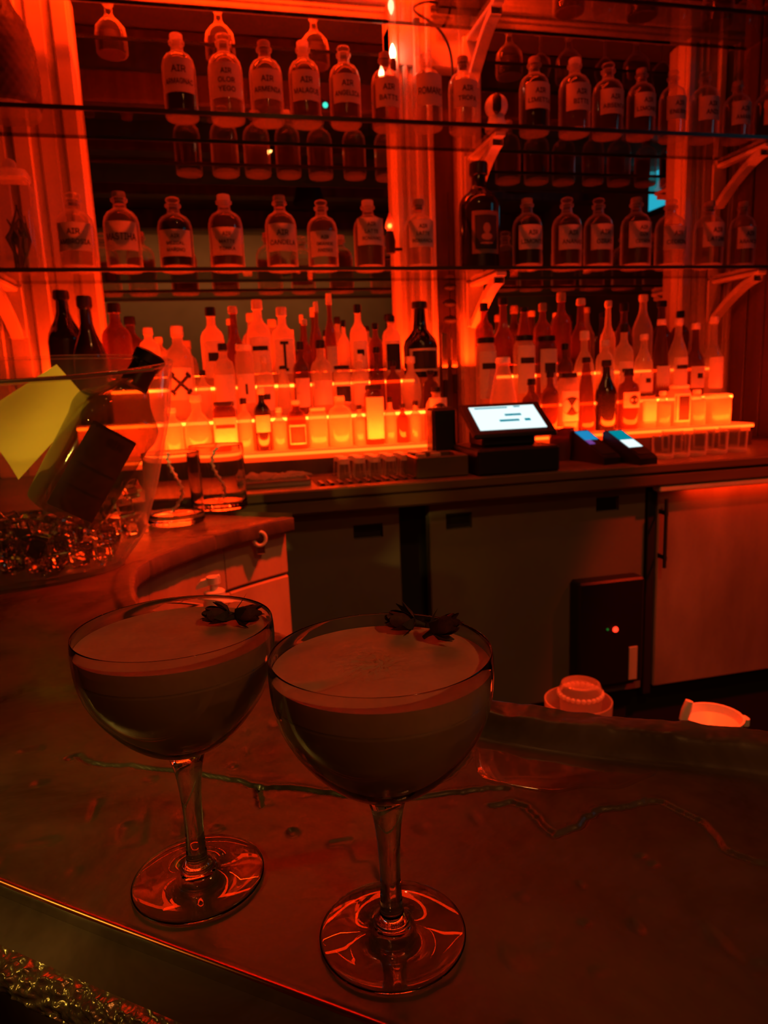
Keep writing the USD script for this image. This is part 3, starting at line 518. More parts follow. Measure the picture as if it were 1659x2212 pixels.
a = px_box(963, 1110, 1020, 1140, YD); b = px_box(1288, 1075, 1337, 1102, YD); x2 = onY(930, 1200, YD)[0]; xm = onY(1180, 1200, YD)[0]; x3 = onY(1392, 1200, YD)[0]
fdoor('wide black fridge front with two recessed handles below the till', x2, x3, [a, b])
x4, x5 = onY(1414, 1200, YD)[0], 1.97
t = thing('steel_cabinet', 'stained steel fridge door with vertical bar handle below the card terminals', 'cabinet')
part(t, 'door', bevel(x4, x5, YD-.012, YD+.03, DZ0+.005, CT-.086, .004), steel_m, False)
part(t, 'post', bevel(onY(1395, 1200, YD)[0], x4-.003, YD-.004, YD+.04, DZ0-.02, CT-.086, .002), matte_black, False)
ha, hb_ = onY(1440, 1078, YD-.05), onY(1440, 1226, YD-.05)
part(t, 'handle', tube([(ha[0], YD-.05, ha[2]), (ha[0], YD-.05, hb_[2])], .0055, 12), matte_black, 40)
for zz_ in (onY(1420, 1103, YD)[2], onY(1420, 1197, YD)[2]): part(t, 'handle_mount', bevel(x4+.002, ha[0]+.004, YD-.056, YD-.010, zz_-.007, zz_+.007, .002), matte_black, False)
a = px_box(1252, 1262, 1394, 1470, YD-.06)
t = thing('power_box', 'black box with red and green indicator lamps below the counter', 'box')
part(t, 'body', bevel(a[0], a[1]-.01, YD-.06, YD-.002, a[2], a[3], .006), black_m, False)
q = onY(1330, 1360, YD-.062); part(t, 'red_lamp', mv(ball(.0085, 2), (q[0], YD-.060, q[2])), led_red, 60, 'glowing red indicator lamp')
q = onY(1313, 1360, YD-.062); part(t, 'green_lamp', mv(ball(.0035, 2), (q[0], YD-.061, q[2])), led_green, 60, 'dim green indicator lamp')
b = px_box(1359, 1398, 1375, 1466, YD-.062); part(t, 'pale_strip', bevel(b[0], b[1], YD-.064, YD-.058, b[2], b[3], .001), paint_wood, False)
part(t, 'bracket', box(a[0]+.02, a[1]-.03, YD-.045, YD-.02, a[2]-.01, a[2]+.001), black_m, False)

# ------------------------------------------------------------------ till, printer, terminals and small things on the counter
t = thing('till', 'black tablet till with glowing white screen on a black cash box', 'till')
part(t, 'cash_box', bevel(.665, .905, 1.762, 2.0, CT+.0005, CT+.072, .006), black_m, False)
part(t, 'stand', bevel(.70, .86, 1.82, 1.93, CT+.072, CT+.115, .006), black_m, False)
B0, B1 = onY(1038, 931, 1.82), onY(1182, 921, 1.82); Yt = 1.82*B0[0]/onY(1038, 931, 1.82)[0]; T0 = onY(1012, 882, 1.913)
ux = np.array([1., 0, 0]); uy = np.array([0, T0[1]-B0[1], T0[2]-B0[2]]); hl = np.linalg.norm(uy); uy /= hl; uz = np.cross(ux, uy); w_ = B1[0]-B0[0]
RM = np.stack([ux, uy, uz], 1); O = np.array([B0[0], B0[1], (B0[2]+B1[2])/2])
part(t, 'tablet', mv(bevel(-.026, w_+.026, -.024, hl+.022, -.016, -.0006, .006), O, RM), black_m, False)
part(t, 'screen', mv(box(0, w_, 0, hl, -.0005, .0006), O, RM), screen_m, False)
for x_, y_, a_, h_ in ((.10, .60, .05, .010), (.08, .36, .06, .010), (.135, .36, .018, .012), (.045, .93, .10, .006), (.125, .95, .02, .006)):
    part(t+'/screen', 'readout', mv(box(x_-a_/2+.02, x_+a_/2+.02, y_*hl-h_/2, y_*hl+h_/2, .0006, .0009), O, RM), screen_teal, False)
p = onY(968, 915, 2.0)
t = thing('receipt_printer', 'black receipt printer standing behind the wooden box', 'printer')
part(t, 'body', bevel(p[0]-.056, p[0]+.022, 1.975, 2.045, CT+.0005, onY(968, 880, 1.975)[2], .008), black_m, False)
part(t, 'paper_slot', box(p[0]-.045, p[0]+.012, 1.973, 1.976, onY(968, 892, 1.955)[2]-.004, onY(968, 892, 1.955)[2]), matte_black, False)
t = thing('wooden_box', 'open low wooden box with lit rim beside the till', 'box')
bx0, bx1, by0, by1, bz = .505, .652, 1.80, 1.945, CT+.058
for nm, q in (('side', (bx0, bx1, by0, by0+.01)), ('side', (bx0, bx1, by1-.01, by1)), ('side', (bx0, bx0+.01, by0+.01, by1-.01)), ('side', (bx1-.01, bx1, by0+.01, by1-.01))): part(t, nm, bevel(*q, CT+.0005, bz, .003), counter_wood, False)
part(t, 'bottom', box(bx0+.01, bx1-.01, by0+.01, by1-.01, CT+.0005, CT+.008), dark_wood, False)
for i, (px, py, Yq, m1, m2, lab) in enumerate(((1283, 962, 1.90, screen_blue, screen_violet, 'dark card terminal with blue lit screen beside the till'), (1358, 978, 1.84, screen_teal, screen_m, 'card terminal with bright white and teal screen'))):
    p = onY(px, py, Yq); t = thing('card_terminal', lab, 'card terminal', (p[0], p[1], CT+.0005), 8)
    part(t, 'body', prism([(-.035, 0), (.035, 0), (.035, .035), (-.035, .035)], -.075, .075) if False else trimesh.convex.convex_hull(np.array([(x, y, z) for x in (-.030, .030) for y, z in ((-.085, 0), (-.085, .018), (-.075, .026), (.07, .090), (.082, .085), (.082, 0))])), black_m, 20)
    sl = .064/.145; f = lambda y: .026+(y+.075)*sl+.0006
    def scr(x0, x1, y0, y1): return np.array([(x0, y0, f(y0)), (x1, y0, f(y0)), (x1, y1, f(y1)), (x0, y1, f(y1)), (x0, y0, f(y0)+.001), (x1, y0, f(y0)+.001), (x1, y1, f(y1)+.001), (x0, y1, f(y1)+.001)])
    part(t, 'screen', trimesh.convex.convex_hull(scr(-.024, .024, .012, .062)), m1, False)
    part(t, 'screen', trimesh.convex.convex_hull(scr(-.024, .024, -.030, .010) if i else scr(-.024, -.004, -.012, .010)), m2, False)
    part(t, 'keypad', trimesh.convex.convex_hull(scr(-.024, .024, -.07, -.034 if i else -.016)), matte_black, False)
# upturned shot glasses in front of the steps
sh = lathe([(.0175, 0), (.0185, .002), (.0150, .052), (.0140, .055), (0, .055)], 20); shb = lathe([(0, .040), (.0155, .040), (.0145, .0545), (0, .0548)], 20)
for r in range(3):
    for c in range(7):
        a, b = onZ(728, 1022, CT), onZ(915, 1010, CT); u = c/6
        t = thing('shot_glass', f'upturned shot glass, {ORD[c]} from left in the {("front", "middle", "rear")[r]} row of shot glasses', 'glass', (a[0]+(b[0]-a[0])*u+.004*(r % 2), 1.915+.043*r, CT+.0015), 0, 'upturned shot glasses in rows below the lit step')
        part(t, 'wall', sh, clear_m, 40); part(t, 'thick_base', shb, base_m, 40)
q = onZ(690, 1040, CT); t = thing('bar_mat', 'black ribbed rubber bar mat under the shot glasses', 'mat', (0, 0, 0))
part(t, 'sheet', bevel(.235, .60, 1.80, 2.03, CT+.0003, CT+.0012, .0004), matte_black, False)
for i in range(14): part(t, 'rib', bevel(.245+i*.025, .255+i*.025, 1.805, 1.875, CT+.0012, CT+.006, .001), black_m, False)
# crinkled bags on a tray
t = thing('tray', 'shallow tray with bright rim beside the shot glasses', 'tray', (.135, 1.90, CT+.0005))
part(t, 'base', bevel(-.085, .085, -.06, .06, 0, .005, .002), chrome, False)
for q in ((-.088, .088, -.064, -.058), (-.088, .088, .058, .064), (-.088, -.082, -.058, .058), (.082, .088, -.058, .058)): part(t, 'rim', bevel(*q, 0, .016, .002), chrome, False)
for i in range(3):
    u, v = np.meshgrid(np.linspace(-1, 1, 26), np.linspace(-1, 1, 26), indexing='ij'); P = np.stack([u*.036, v*.045, .012+.022*meshkit.fbm(np.stack([u*2+i*9, v*2, 0*u], -1), 4)*(1-.6*np.maximum(abs(u), abs(v))**3)], -1)
    g1 = grid(P); solo('cellophane_bag', mv(g1, (.135-.05+.05*i, 1.90, CT+.006), rot([0, 0, 1], 20*i-20)), pane(f'cellophane_{i}', (.7, .68, .66), .35, (.8, .78, .76), .08), f'crinkled clear bag, {ORD[i]} from left on the shallow tray', 'bag', 'crinkled bags on the tray', 25)
# rocks glasses in front of the second step
rk = lathe([(0, 0), (.034, 0), (.037, .003), (.040, .085), (.0385, .085), (.036, .014), (0, .012)], 28)
n = 0
for px, py, inv in ((1432, 978, 0), (1466, 984, 0), (1502, 980, 0), (1548, 974, 0), (1590, 966, 0), (1452, 955, 1), (1520, 952, 1), (1575, 945, 1)):
    p = onZ(px, py, CT); y = 1.865+.002*(px-1432)/10 if not inv else 1.985; p = onY(px, py, y)
    t = thing('tumbler', f'short clear tumbler, {ORD[n if not inv else n-5]} from left in the {"rear" if inv else "front"} row by the panelled wall', 'glass', (p[0], y, CT+.0005), 0, 'tumblers below the lit step by the panelled wall'); n += 1
    part(t, 'wall', mv(rk, s=.82), clear_m, 40); part(t, 'thick_base', mv(lathe([(0, .001), (.035, .001), (.0365, .012), (0, .0125)], 28), s=.82), base_m, 40)
p = onZ(1200, 950, CT); t = thing('paper_cup', 'brown translucent cup standing behind the till cash box', 'cup', (1.03, 2.0, CT+.0005))
part(t, 'wall', lathe([(0, 0), (.03, 0), (.032, .003), (.040, .10), (.0385, .10), (.031, .006), (0, .005)], 28), amber_m, 40)
solo('lit_bar_knife', bevel(.925, 1.00, 1.93, 1.945, CT+.075, CT+.086, .004), cap_white, 'pale flat handle glowing beside the till stand', 'handle') if False else None

# ------------------------------------------------------------------ bulbs beside the post, cables, box above
for (px, py), lab, up_ in (((848, 112), 'small glowing bulb beside the centre post at the middle shelf', 1), ((842, 488), 'small glowing bulb beside the centre post at the lowest shelf', 1)):
    p = onY(px, py, 2.47); t = thing('small_bulb', lab, 'lamp', p)
    s = .62 if py < 300 else .5
    if py < 300:
        part(t, 'bulb', lathe([(0, -.020), (.006, -.018), (.0095, -.006), (.0085, .006), (.004, .018), (0, .026)], 24), bulb_m, 60)
        part(t, 'socket', lathe([(0, -.055), (.010, -.055), (.011, -.03), (.007, -.02), (0, -.02)], 20), matte_black, 40)
    else:
        part(t, 'bulb', mv(ball(.0075, 3), (0, 0, 0)), bulb_m, 60)
        part(t, 'halo_shell', lathe([(0, -.018), (.011, -.015), (.0165, -.004), (.015, .008), (.008, .026), (.002, .042), (0, .043)], 24), pane('bulb_halo_shell', (.9, .12, .04), .3, (.9, .2, .05)), 60)  # teardrop shell stands in for the red halo round the bulb
        part(t, 'socket', lathe([(0, -.09), (.016, -.09), (.018, -.05), (.011, -.018), (0, -.018)], 20), matte_black, 40)
    part(t, 'arm', bevel(0, .655-p[0]+.01, -.004, .004, -.05, -.042, .001) if py < 300 else bevel(0, .655-p[0]+.01, -.005, .005, -.082, -.072, .001), matte_black, False)
a = px_box(948, -25, 1062, 25, 2.445)
t = thing('speaker_box', 'black box hung under the top beam with a drooping cable', 'speaker')
part(t, 'body', bevel(a[0], a[1], 2.445, 2.49, a[2], a[3]+.05, .006), matte_black, False); part(t, 'bracket', bevel((a[0]+a[1])/2-.02, (a[0]+a[1])/2+.02, 2.485, 2.492, a[3]-.01, a[3]+.03, .002), black_m, False)
pts = [onY(*q) for q in ((946, 8, 2.465), (915, 5, 2.455), (893, 18, 2.45), (912, 36, 2.45), (945, 60, 2.455), (967, 95, 2.46), (976, 135, 2.465), (978, 200, 2.465))]
cs = CubicSpline(range(len(pts)), np.array(pts)); solo('cable', tube(cs(np.linspace(0, len(pts)-1, 60)), .0045, 8), black_m, 'black cable looping from the hung box down the centre post', 'cable', smooth=60)
p = onY(900, 47, 2.45); t = thing('ceiling_spot', 'tiny bright spot lamp set under the top beam', 'lamp', (p[0], 2.455, p[2])); part(t, 'lens', lathe([(0, -.002), (.008, -.002), (.008, .001), (0, .001)], 20), glow('spot_lens', (1, .12, .01), 5.0), 40); part(t, 'rim', lathe([(.008, -.003), (.012, -.003), (.012, .010), (0, .010)], 20), matte_black, 40)
# beads and bar tools hung in the gap between the posts
x = .845; t = thing('bead_string', 'string of black pompom beads hung in the gap between posts', 'hanging')
part(t, 'cord', tube([(x, 2.50, 2.0), (x, 2.50, 1.42)], .002, 6), matte_black, 40)
for py in (620, 655, 690): q = onY(985, py, 2.5); part(t, 'bead', mv((np.array(ball(.020, 3).vertices)*[1.25, 1, .7], ball(.020, 3).faces), (x, 2.50, q[2])), matte_black, 60)
for i, (dx, z0, z1) in enumerate(((-.018, 1.28, 1.52), (.02, 1.30, 1.50))):
    t = thing('bar_tool', f'long flat metal bar tool, {("nearer", "further")[i]} one from the shot glasses, hung between posts', 'bar tool', (x+dx, 2.52, 0))
    part(t, 'blade', bevel(-.011, .011, -.002, .002, z0+.07, z1, .001), chrome, False); part(t, 'grip', bevel(-.007, .007, -.005, .005, z0, z0+.07, .002), matte_black, False)

# ================================================================== THE BAR
BT = 1.098; LIP = .018; SC = (CZ-BT-LIP)/(CZ-BT)
inn = np.array([(.95, -.02), (.62, .215), (.36, .387), (.195, .496), (.046, .705), (-.116, .894), (-.147, 1.104), (-.061, 1.284), (.132, 1.447)])*SC
out = np.array([(.75, -.32), (.424, -.067), (.18, .122), (.029, .238), (-.131, .362), (-.33, .53), (-.56, .80), (-.66, 1.25), (-.30, 1.66)])
kk = np.arange(len(inn)); fi, fo = PchipInterpolator(kk, inn), PchipInterpolator(kk, out)
us = np.concatenate([np.linspace(0, 1.2, 30)[:-1], np.linspace(1.2, 5.2, 560)[:-1], np.linspace(5.2, 8, 200)])
ts = np.linspace(0, 1, 250)
A, Bq = fo(us), fi(us); XY = A[:, None]*(1-ts)[None, :, None]+Bq[:, None]*ts[None, :, None]
dist_in = np.linalg.norm(XY-Bq[:, None], axis=-1); dist_out = np.linalg.norm(XY-A[:, None], axis=-1)
zz = np.full(XY.shape[:2], BT)
P3 = np.concatenate([XY, 0*zz[..., None]], -1)
zz += .0010*(meshkit.fbm(P3*14, 3, 3)-.5)+.0005*(meshkit.fbm(P3*70, 3, 5)-.5)
pit = meshkit.noise(P3*[95, 60, 1], 11); msk = meshkit.fbm(P3*9, 2, 21); zz -= .0014*np.clip((pit-.80)/.2, 0, 1)*np.clip((msk-.45)/.2, 0, 1)
def seg_d(poly):
    best = np.full(zz.shape, 9.); side = np.zeros(zz.shape)
    for a, b in zip(poly[:-1], poly[1:]):
        d = b-a; l2 = d@d; q = XY-a; tt = np.clip((q@d)/l2, 0, 1); dd = np.linalg.norm(q-tt[..., None]*d, axis=-1); s = (d[0]*q[..., 1]-d[1]*q[..., 0])/np.sqrt(l2)
        k = dd < best; best[k] = dd[k]; side[k] = s[k]
    return best, side
def smoothed(px):
    w = np.array([onZ(*q, BT)[:2] for q in px]); c = PchipInterpolator(range(len(w)), w)(np.linspace(0, len(w)-1, len(w)*5)); r_ = np.random.RandomState(3); return c+r_.normal(0, .0006, c.shape)
cr1 = smoothed([(145, 1642), (165, 1632), (205, 1650), (300, 1656), (460, 1676), (520, 1690), (560, 1702), (640, 1705), (720, 1715), (800, 1722), (880, 1725), (960, 1716), (1040, 1706), (1098, 1703)])
cr2 = smoothed([(1060, 1742), (1100, 1735), (1130, 1742), (1165, 1775), (1200, 1805), (1240, 1790), (1275, 1765), (1310, 1750), (1350, 1745), (1390, 1735), (1420, 1732), (1470, 1755), (1520, 1780), (1560, 1830), (1610, 1855), (1680, 1872)])
cr3 = smoothed([(555, 1700), (562, 1740)]); cr4 = smoothed([(890, 1715), (950, 1690), (1000, 1655), (1018, 1628), (1020, 1600)])
for cr, dep, wd, up2 in ((cr1, .0020, .0013, .0004), (cr2, .0017, .0014, .0004), (cr3, .002, .0015, .0003), (cr4, .0010, .0011, .0003)):
    d, s = seg_d(cr); zz -= dep*np.exp(-(d/wd)**2); zz += up2*np.exp(-((d-.0032)/.0016)**2)*(s > 0)
for px, py in ((1262, 1995), (1410, 1868), (1385, 1850), (705, 1650), (735, 1660)): c = onZ(px, py, BT)[:2]; zz -= .0014*np.exp(-(np.linalg.norm(XY-c, axis=-1)/.0022)**2)
lf = np.interp(us, [4.6, 5.4], [1, .15])[:, None]; lw = .026; zz += lf*LIP*(1/(1+np.exp((dist_in-lw)/.0018)))*(1+.25*(meshkit.fbm(P3*55, 3, 8)-.5)) - lf*LIP*.35*np.clip(1-dist_in/.004, 0, 1)**2
zz += .0020*np.exp(-(((dist_out-.004)/.0028)**2)) - .004*np.clip(1-dist_out/.003, 0, 1)**2
sm = np.exp(-(np.minimum(np.abs(us-6.35), np.abs(us-7.25))[:, None]/.012)**2); zz -= .004*sm*(dist_in < .05)
t = thing('bar_counter', 'curved dark stone bar top with cracked surface and rough edge', 'bar')
part(t, 'top', grid(np.concatenate([XY, zz[..., None]], -1)[:, ::-1]), bar_m, True)
# outer nosing: a sloping band and a rough broken edge
to = np.gradient(A, axis=0); to /= np.linalg.norm(to, axis=1, keepdims=True); no = np.stack([-to[:, 1], to[:, 0]], 1); no = np.where(((A-Bq)*no).sum(1, keepdims=True) > 0, no, -no)
ob = np.linspace(0, 1, 24); offs = np.stack([ob*.018, -.003-.006*ob], 1)
band = np.stack([np.concatenate([A+no*o[0], np.full((len(A), 1), BT+o[1])], 1) for o in offs])
part(t, 'edge_trim', tube(np.concatenate([A-no*.004, np.full((len(A), 1), BT+.0010)], 1), .0017, 10), plain('red_gleam_metal', (.62, .17, .07), .30, 1.0), True, 'metal strip along the front edge, its red gleam put into the colour')  # red tone stands in for the glow caught along this edge
part(t, 'front_band', grid(band[:, ::-1]), bar_m, True)
pr = np.array([(.018, -.009), (.023, -.0095), (.0265, -.012), (.028, -.018), (.026, -.026), (.020, -.034), (.012, -.040), (.004, -.045), (-.01, -.048)])
pr = np.stack([np.interp(np.linspace(0, 8, 60), range(9), pr[:, 0]), np.interp(np.linspace(0, 8, 60), range(9), pr[:, 1])], 1)
u2 = np.linspace(2.5, 5.6, 900); A2 = fo(u2); t2 = np.gradient(A2, axis=0); t2 /= np.linalg.norm(t2, axis=1, keepdims=True); n2 = np.stack([-t2[:, 1], t2[:, 0]], 1); n2 = np.where(((A2-fi(u2))*n2).sum(1, keepdims=True) > 0, n2, -n2)
rough = np.stack([np.concatenate([A2+n2*o[0], np.full((len(A2), 1), BT+o[1])], 1) for o in pr]); fade = np.clip(np.minimum(np.arange(60)/6, 1), 0, 1)[:, None]
nz = (meshkit.fbm(rough*[260, 260, 260], 3, 4)-.5)*.006+(meshkit.fbm(rough*60, 2, 6)-.5)*.006; dirn = np.concatenate([n2, np.full((len(n2), 1), .7)], 1); rough += (fade*nz)[..., None]*dirn[None]
part(t, 'rough_edge', grid(rough[:, ::-1]), edge_m, True)
# inner vertical face of the slab, then the boards below it
ti = np.gradient(Bq, axis=0); ti /= np.linalg.norm(ti, axis=1, keepdims=True); ni = np.stack([-ti[:, 1], ti[:, 0]], 1); ni = np.where(((Bq-A)*ni).sum(1, keepdims=True) > 0, ni, -ni)
fp = [(0, LIP*.65), (.003, LIP*.3), (.004, -.01), (.003, -.022), (0, -.026), (-.03, -.027)]
face = np.stack([np.concatenate([Bq+ni*o[0], BT+(o[1]*lf if o[1] > 0 else np.full((len(Bq), 1), o[1]))], 1) for o in fp])
face[1:4, :, :2] += ((meshkit.fbm(face[1:4]*60, 3, 9)-.5)*.006)[..., None]*ni[None]; face[1:4, :, :2] -= (.004*sm[:, 0])[None, :, None]*ni[None]
part(t, 'inner_edge', grid(face), bar_m, True)
part(t, 'end_cap', (lambda a, b: grid(np.array([[(a[0], a[1], BT+LIP*.6), (b[0], b[1], BT)], [(a[0], a[1], BT-.026), (b[0], b[1], BT-.026)]])))(fi(8.), fo(8.)), bar_m, False)
def board(u0_, u1_, z0, z1, off, th, m_, parent, name):
    u = np.linspace(u0_, u1_, 10); C_ = fi(u); g_ = fi(u, 1); g_ /= np.linalg.norm(g_, axis=1, keepdims=True); n_ = np.stack([-g_[:, 1], g_[:, 0]], 1); n_ = np.where(((C_-fo(u))*n_).sum(1, keepdims=True) > 0, n_, -n_)
    a, b = C_+n_*off, C_+n_*(off-th); e = .003
    ring = lambda P, z: np.concatenate([P, np.full((len(P), 1), z)], 1)
    R_ = [ring(b, z0), ring(a-n_*e, z0), ring(a, z0+e), ring(a, z1-e), ring(a-n_*e, z1), ring(b, z1), ring(b, z0)]
    v, f = grid(np.stack(R_)); n0 = len(v); caps = []
    for col in (0, 9):
        idx = [r_*10+col for r_ in range(6)]; caps += [(idx[0], idx[k_], idx[k_+1]) for k_ in range(1, 5)]
    part(parent, name, (v, np.vstack([f, np.array(caps)])), m_, False)
for zr0, zr1, cuts in ((.985, 1.070, (5.3, 6.5, 7.42, 8)), (.76, .980, (5.3, 6.15, 6.9, 7.45, 8)), (.50, .755, (5.3, 6.4, 7.2, 8)), (.02, .495, (5.3, 6.3, 7.3, 8))):
    for a, b in zip(cuts[:-1], cuts[1:]): board(a+.006, b-.006, zr0, zr1, -.022+rng.uniform(-.002, .002), .03, plank_wood, t, 'plank')
board(5.3, 8, .02, 1.07, -.032, .03, dark_wood, t, 'backing'); board(0, 5.28, .02, 1.07, -.03, .03, dark_wood, t, 'rear_panel')
ud = np.linspace(0, 8, 120); Ad = fo(ud); Id = fi(ud); gd = Ad+(Id-Ad)/np.linalg.norm(Id-Ad, axis=1, keepdims=True)*.06
part(t, 'front_panel', grid(np.stack([np.concatenate([gd, np.full((120, 1), z)], 1) for z in (.001, BT-.03)])), dark_wood, True)
sub = np.stack([np.concatenate([q, np.full((120, 1), BT-.040)], 1) for q in (gd, Id-(Id-Ad)/np.linalg.norm(Id-Ad, axis=1, keepdims=True)*.06)]); part(t, 'underside', grid(sub), dark_wood, True)
# hook screwed to the planks
q = onY(561, 1163, 1.30); u_ = 7.55; c_ = fi(u_); t = thing('bottle_opener', 'small round wall opener screwed to the planks under the bar end', 'bottle opener', (q[0], q[1], q[2]))
rg = [(.011*math.cos(a), -.004, .013*math.sin(a)) for a in np.linspace(0, 2*np.pi, 25)]; part(t, 'ring', tube(rg, .0035, 8), paint_wood, 60); part(t, 'plate', bevel(-.008, .008, -.004, .02, -.03, -.012, .002), chrome, False)
# spill of water
pw = np.array([onZ(*q, BT)[:2] for q in ((1034, 1600), (1120, 1602), (1250, 1612), (1330, 1624), (1405, 1646), (1418, 1672), (1385, 1688), (1335, 1706), (1260, 1703), (1200, 1714), (1110, 1702), (1060, 1692), (1030, 1668), (1022, 1630))])
cw = CubicSpline(range(len(pw)+1), np.vstack([pw, pw[:1]]), bc_type='periodic')(np.linspace(0, len(pw), 91)[:-1]); cen = cw.mean(0)
rw = [(.0, .0006), (.5, .0006), (.9, .0006), (.97, .0004), (1, -.0006)]; Vw = np.stack([np.concatenate([cen+(cw-cen)*max(s, 1e-3), np.full((90, 1), BT+.0007+z)], 1) for s, z in rw]); Vw = np.concatenate([Vw, Vw[:, :1]], 1)
solo('water_spill', grid(Vw), water_m, 'shallow spill of water on the bar reflecting red lights', 'spill', smooth=True)
# bartender's work surface under the lip
t = thing('work_shelf', 'dark steel work shelf hung below the inner bar edge', 'shelf')
board(1.2, 5.6, .680, .700, .30, .31, fridge_m, t, 'tray')
board(1.2, 5.6, .62, .678, .28, .02, fridge_m, t, 'apron')

# ------------------------------------------------------------------ coupes, cocktails, rosebuds
foot = [(0, .0008), (.012, .0004), (.0325, 0), (.0338, .0006), (.0338, .0013), (.032, .0019), (.020, .0030), (.011, .0048), (.0082, .0068), (.0078, .0085), (.0066, .0100), (.0056, .0115)]
stem = [(.0056, .0115), (.0050, .020), (.0047, .030), (.0050, .042), (.0060, .055), (.0074, .064), (.0092, .070), (.0108, .0732)]
bowl = [(.0108, .0732), (.0155, .0755), (.0225, .0800), (.0300, .0868), (.0370, .0955), (.0428, .1050), (.0462, .1140), (.0477, .1230), (.0480, .1310), (.0475, .1386), (.04715, .1391), (.0467, .1386), (.0470, .1310), (.0467, .1230), (.0452, .1140), (.0418, .1052), (.0360, .0960), (.0290, .0877), (.0215, .0812), (.0145, .0773), (.007, .0758), (0, .0755)]
def smooth_prof(p, k=6):
    p = np.array(p); s = np.r_[0, np.cumsum(np.linalg.norm(np.diff(p, axis=0), axis=1))]; c = PchipInterpolator(s, p)(np.unique(np.concatenate([np.linspace(a, b, k) for a, b in zip(s[:-1], s[1:])]))); return c
inner = np.array(bowl[10:])[::-1]; FZ = .1315
def inr(z): return float(np.interp(z, inner[:, 1], inner[:, 0]))-.0003
def bud(loc, yaw, lab, s, seed, tilt):
    R_ = random.Random(seed); t = thing('rosebud', lab, 'rosebud', loc, yaw, 'dried rosebud garnishes'); RT_ = rot([0, 1, 0], tilt)
    for k in range(9):
        a = k*2.4; v = []; uu = np.linspace(-1, 1, 7); ww = np.linspace(0, 1, 8); rad = (.0022+.0003*k)*s
        for w in ww:
            rr_ = rad*(.35+1.3*w-.75*w*w); zz_ = .0115*s*w*(1-.03*k)+.0006*R_.uniform(-1, 1)*(w > .8)
            v.append([(rr_*math.cos(a+u*1.25*(1-.55*w**3)), rr_*math.sin(a+u*1.25*(1-.55*w**3)), zz_+.0012*s*(1-u*u)*(w > .9)) for u in uu])
        P = np.array(v); part(t, 'petal', mv(grid(P), (0, 0, .0042*s), RT_), petal_m, 60)
    for k in range(5):
        a = k*2*np.pi/5+.4; L_ = (.0055+.002*R_.random())*s; pts = [(0.0008, 0), (.003*s, .001*s), (.0055*s, .003*s+.3*L_*.4), (.0066*s+.0025*s*R_.random(), L_)]; wd = [.0012*s, .0026*s, .0018*s, .0002]
        rows = [[(r_*math.cos(a)-w*q_*math.sin(a), r_*math.sin(a)+w*q_*math.cos(a), z_) for q_ in (-1, 0, 1)] for (r_, z_), w in zip(pts, wd)]
        part(t, 'sepal', mv(grid(np.array(rows)), (0, 0, .0042*s), RT_), sepal_m, 60)
    part(t, 'stem', mv(tube([(0, 0, 0.001*s), (.0003, 0, -.002*s), (.0008, 0, -.0042*s)], [.0016*s, .0010*s, .0008*s], 7), (0, 0, .0042*s), RT_), sepal_m, 60)
for gi, (gx, gy, nm) in enumerate(((.0590, .2772, 'nearer'), (-.0297, .3418, 'further'))):
    loc = (gx, gy, BT+.0012)
    t = thing('coupe_glass', f'{("stemmed coupe glass in front, beside the water spill", "stemmed coupe glass behind, nearer the planked bar end")[gi]}', 'glass', loc, 0, None)
    part(t, 'foot', lathe(smooth_prof(foot, 4), 96), coupe_m, True); part(t, 'stem', lathe(smooth_prof(stem, 5), 96), coupe_m, True); part(t, 'bowl', lathe(smooth_prof(bowl, 4), 96), coupe_m, True)
    t = thing('cocktail', f'opaque rosy cocktail with pale foam in the coupe glass {("in front", "behind")[gi]}', 'drink', loc)
    zs = np.linspace(.0762, FZ-.0085, 26); part(t, 'drink', lathe([(0, .0760)]+[(inr(z), z) for z in zs]+[(0, FZ-.0085)], 96), drink_m, True)
    rr_ = np.linspace(0, 1, 50); th = np.linspace(0, 2*np.pi, 145); Rm, Th = np.meshgrid(rr_, th, indexing='ij'); X, Yy = Rm*np.cos(Th)*inr(FZ), Rm*np.sin(Th)*inr(FZ)
    hz = .0010*(meshkit.fbm(np.stack([X*90+gi*7, Yy*90, 0*X], -1), 4, 2)-.5)*(1-Rm**4)+.0011*Rm**6
    if gi == 0:   # an open dark swirl in the foam and a patch of bubbles
        cx_, cy_ = onZ(668, 1492, BT+FZ)[:2]-np.array([gx, gy]); hz -= .0022*np.exp(-((X-cx_)/.011)**2-((Yy-cy_-12*(X-cx_)**2)/.0035)**2)*(Rm < .97)
        bx_, by_ = onZ(800, 1440, BT+FZ)[:2]-np.array([gx, gy]); hz += .0014*(meshkit.noise(np.stack([X*900, Yy*900, 0*X], -1), 5)-.4)*np.exp(-((X-bx_)/.013)**2-((Yy-by_)/.016)**2)
    top = np.stack([X, Yy, FZ+hz], -1); sd = np.stack([np.stack([inr(z)*np.cos(th), inr(z)*np.sin(th), 0*th+z], -1) for z in np.linspace(FZ-.0084, FZ+.0011, 8)])
    part(t, 'foam', cat(grid(top), mv(grid(sd[:, ::-1]))), foam_m, True)
    tops = ((897, 1372, 175, 'front coupe, bud nearer the middle of the foam', 1.2, 78), (934, 1394, -25, 'front coupe, bud nearer the rim of the glass', 1.2, 62)) if gi == 0 else ((498, 1352, 185, 'rear coupe, bud nearer the middle of the foam', 1.15, 84), (510, 1358, -8, 'rear coupe, bud nearer the rim of the glass', 1.15, 80))
    for k, (px, py, yw, w, s, tl) in enumerate(tops):
        q = onZ(px, py, BT+FZ); bud((q[0], q[1], BT+.0012+FZ+.0004), yw, f'dark dried rosebud on foam, {w}', s, 3*gi+k, tl)

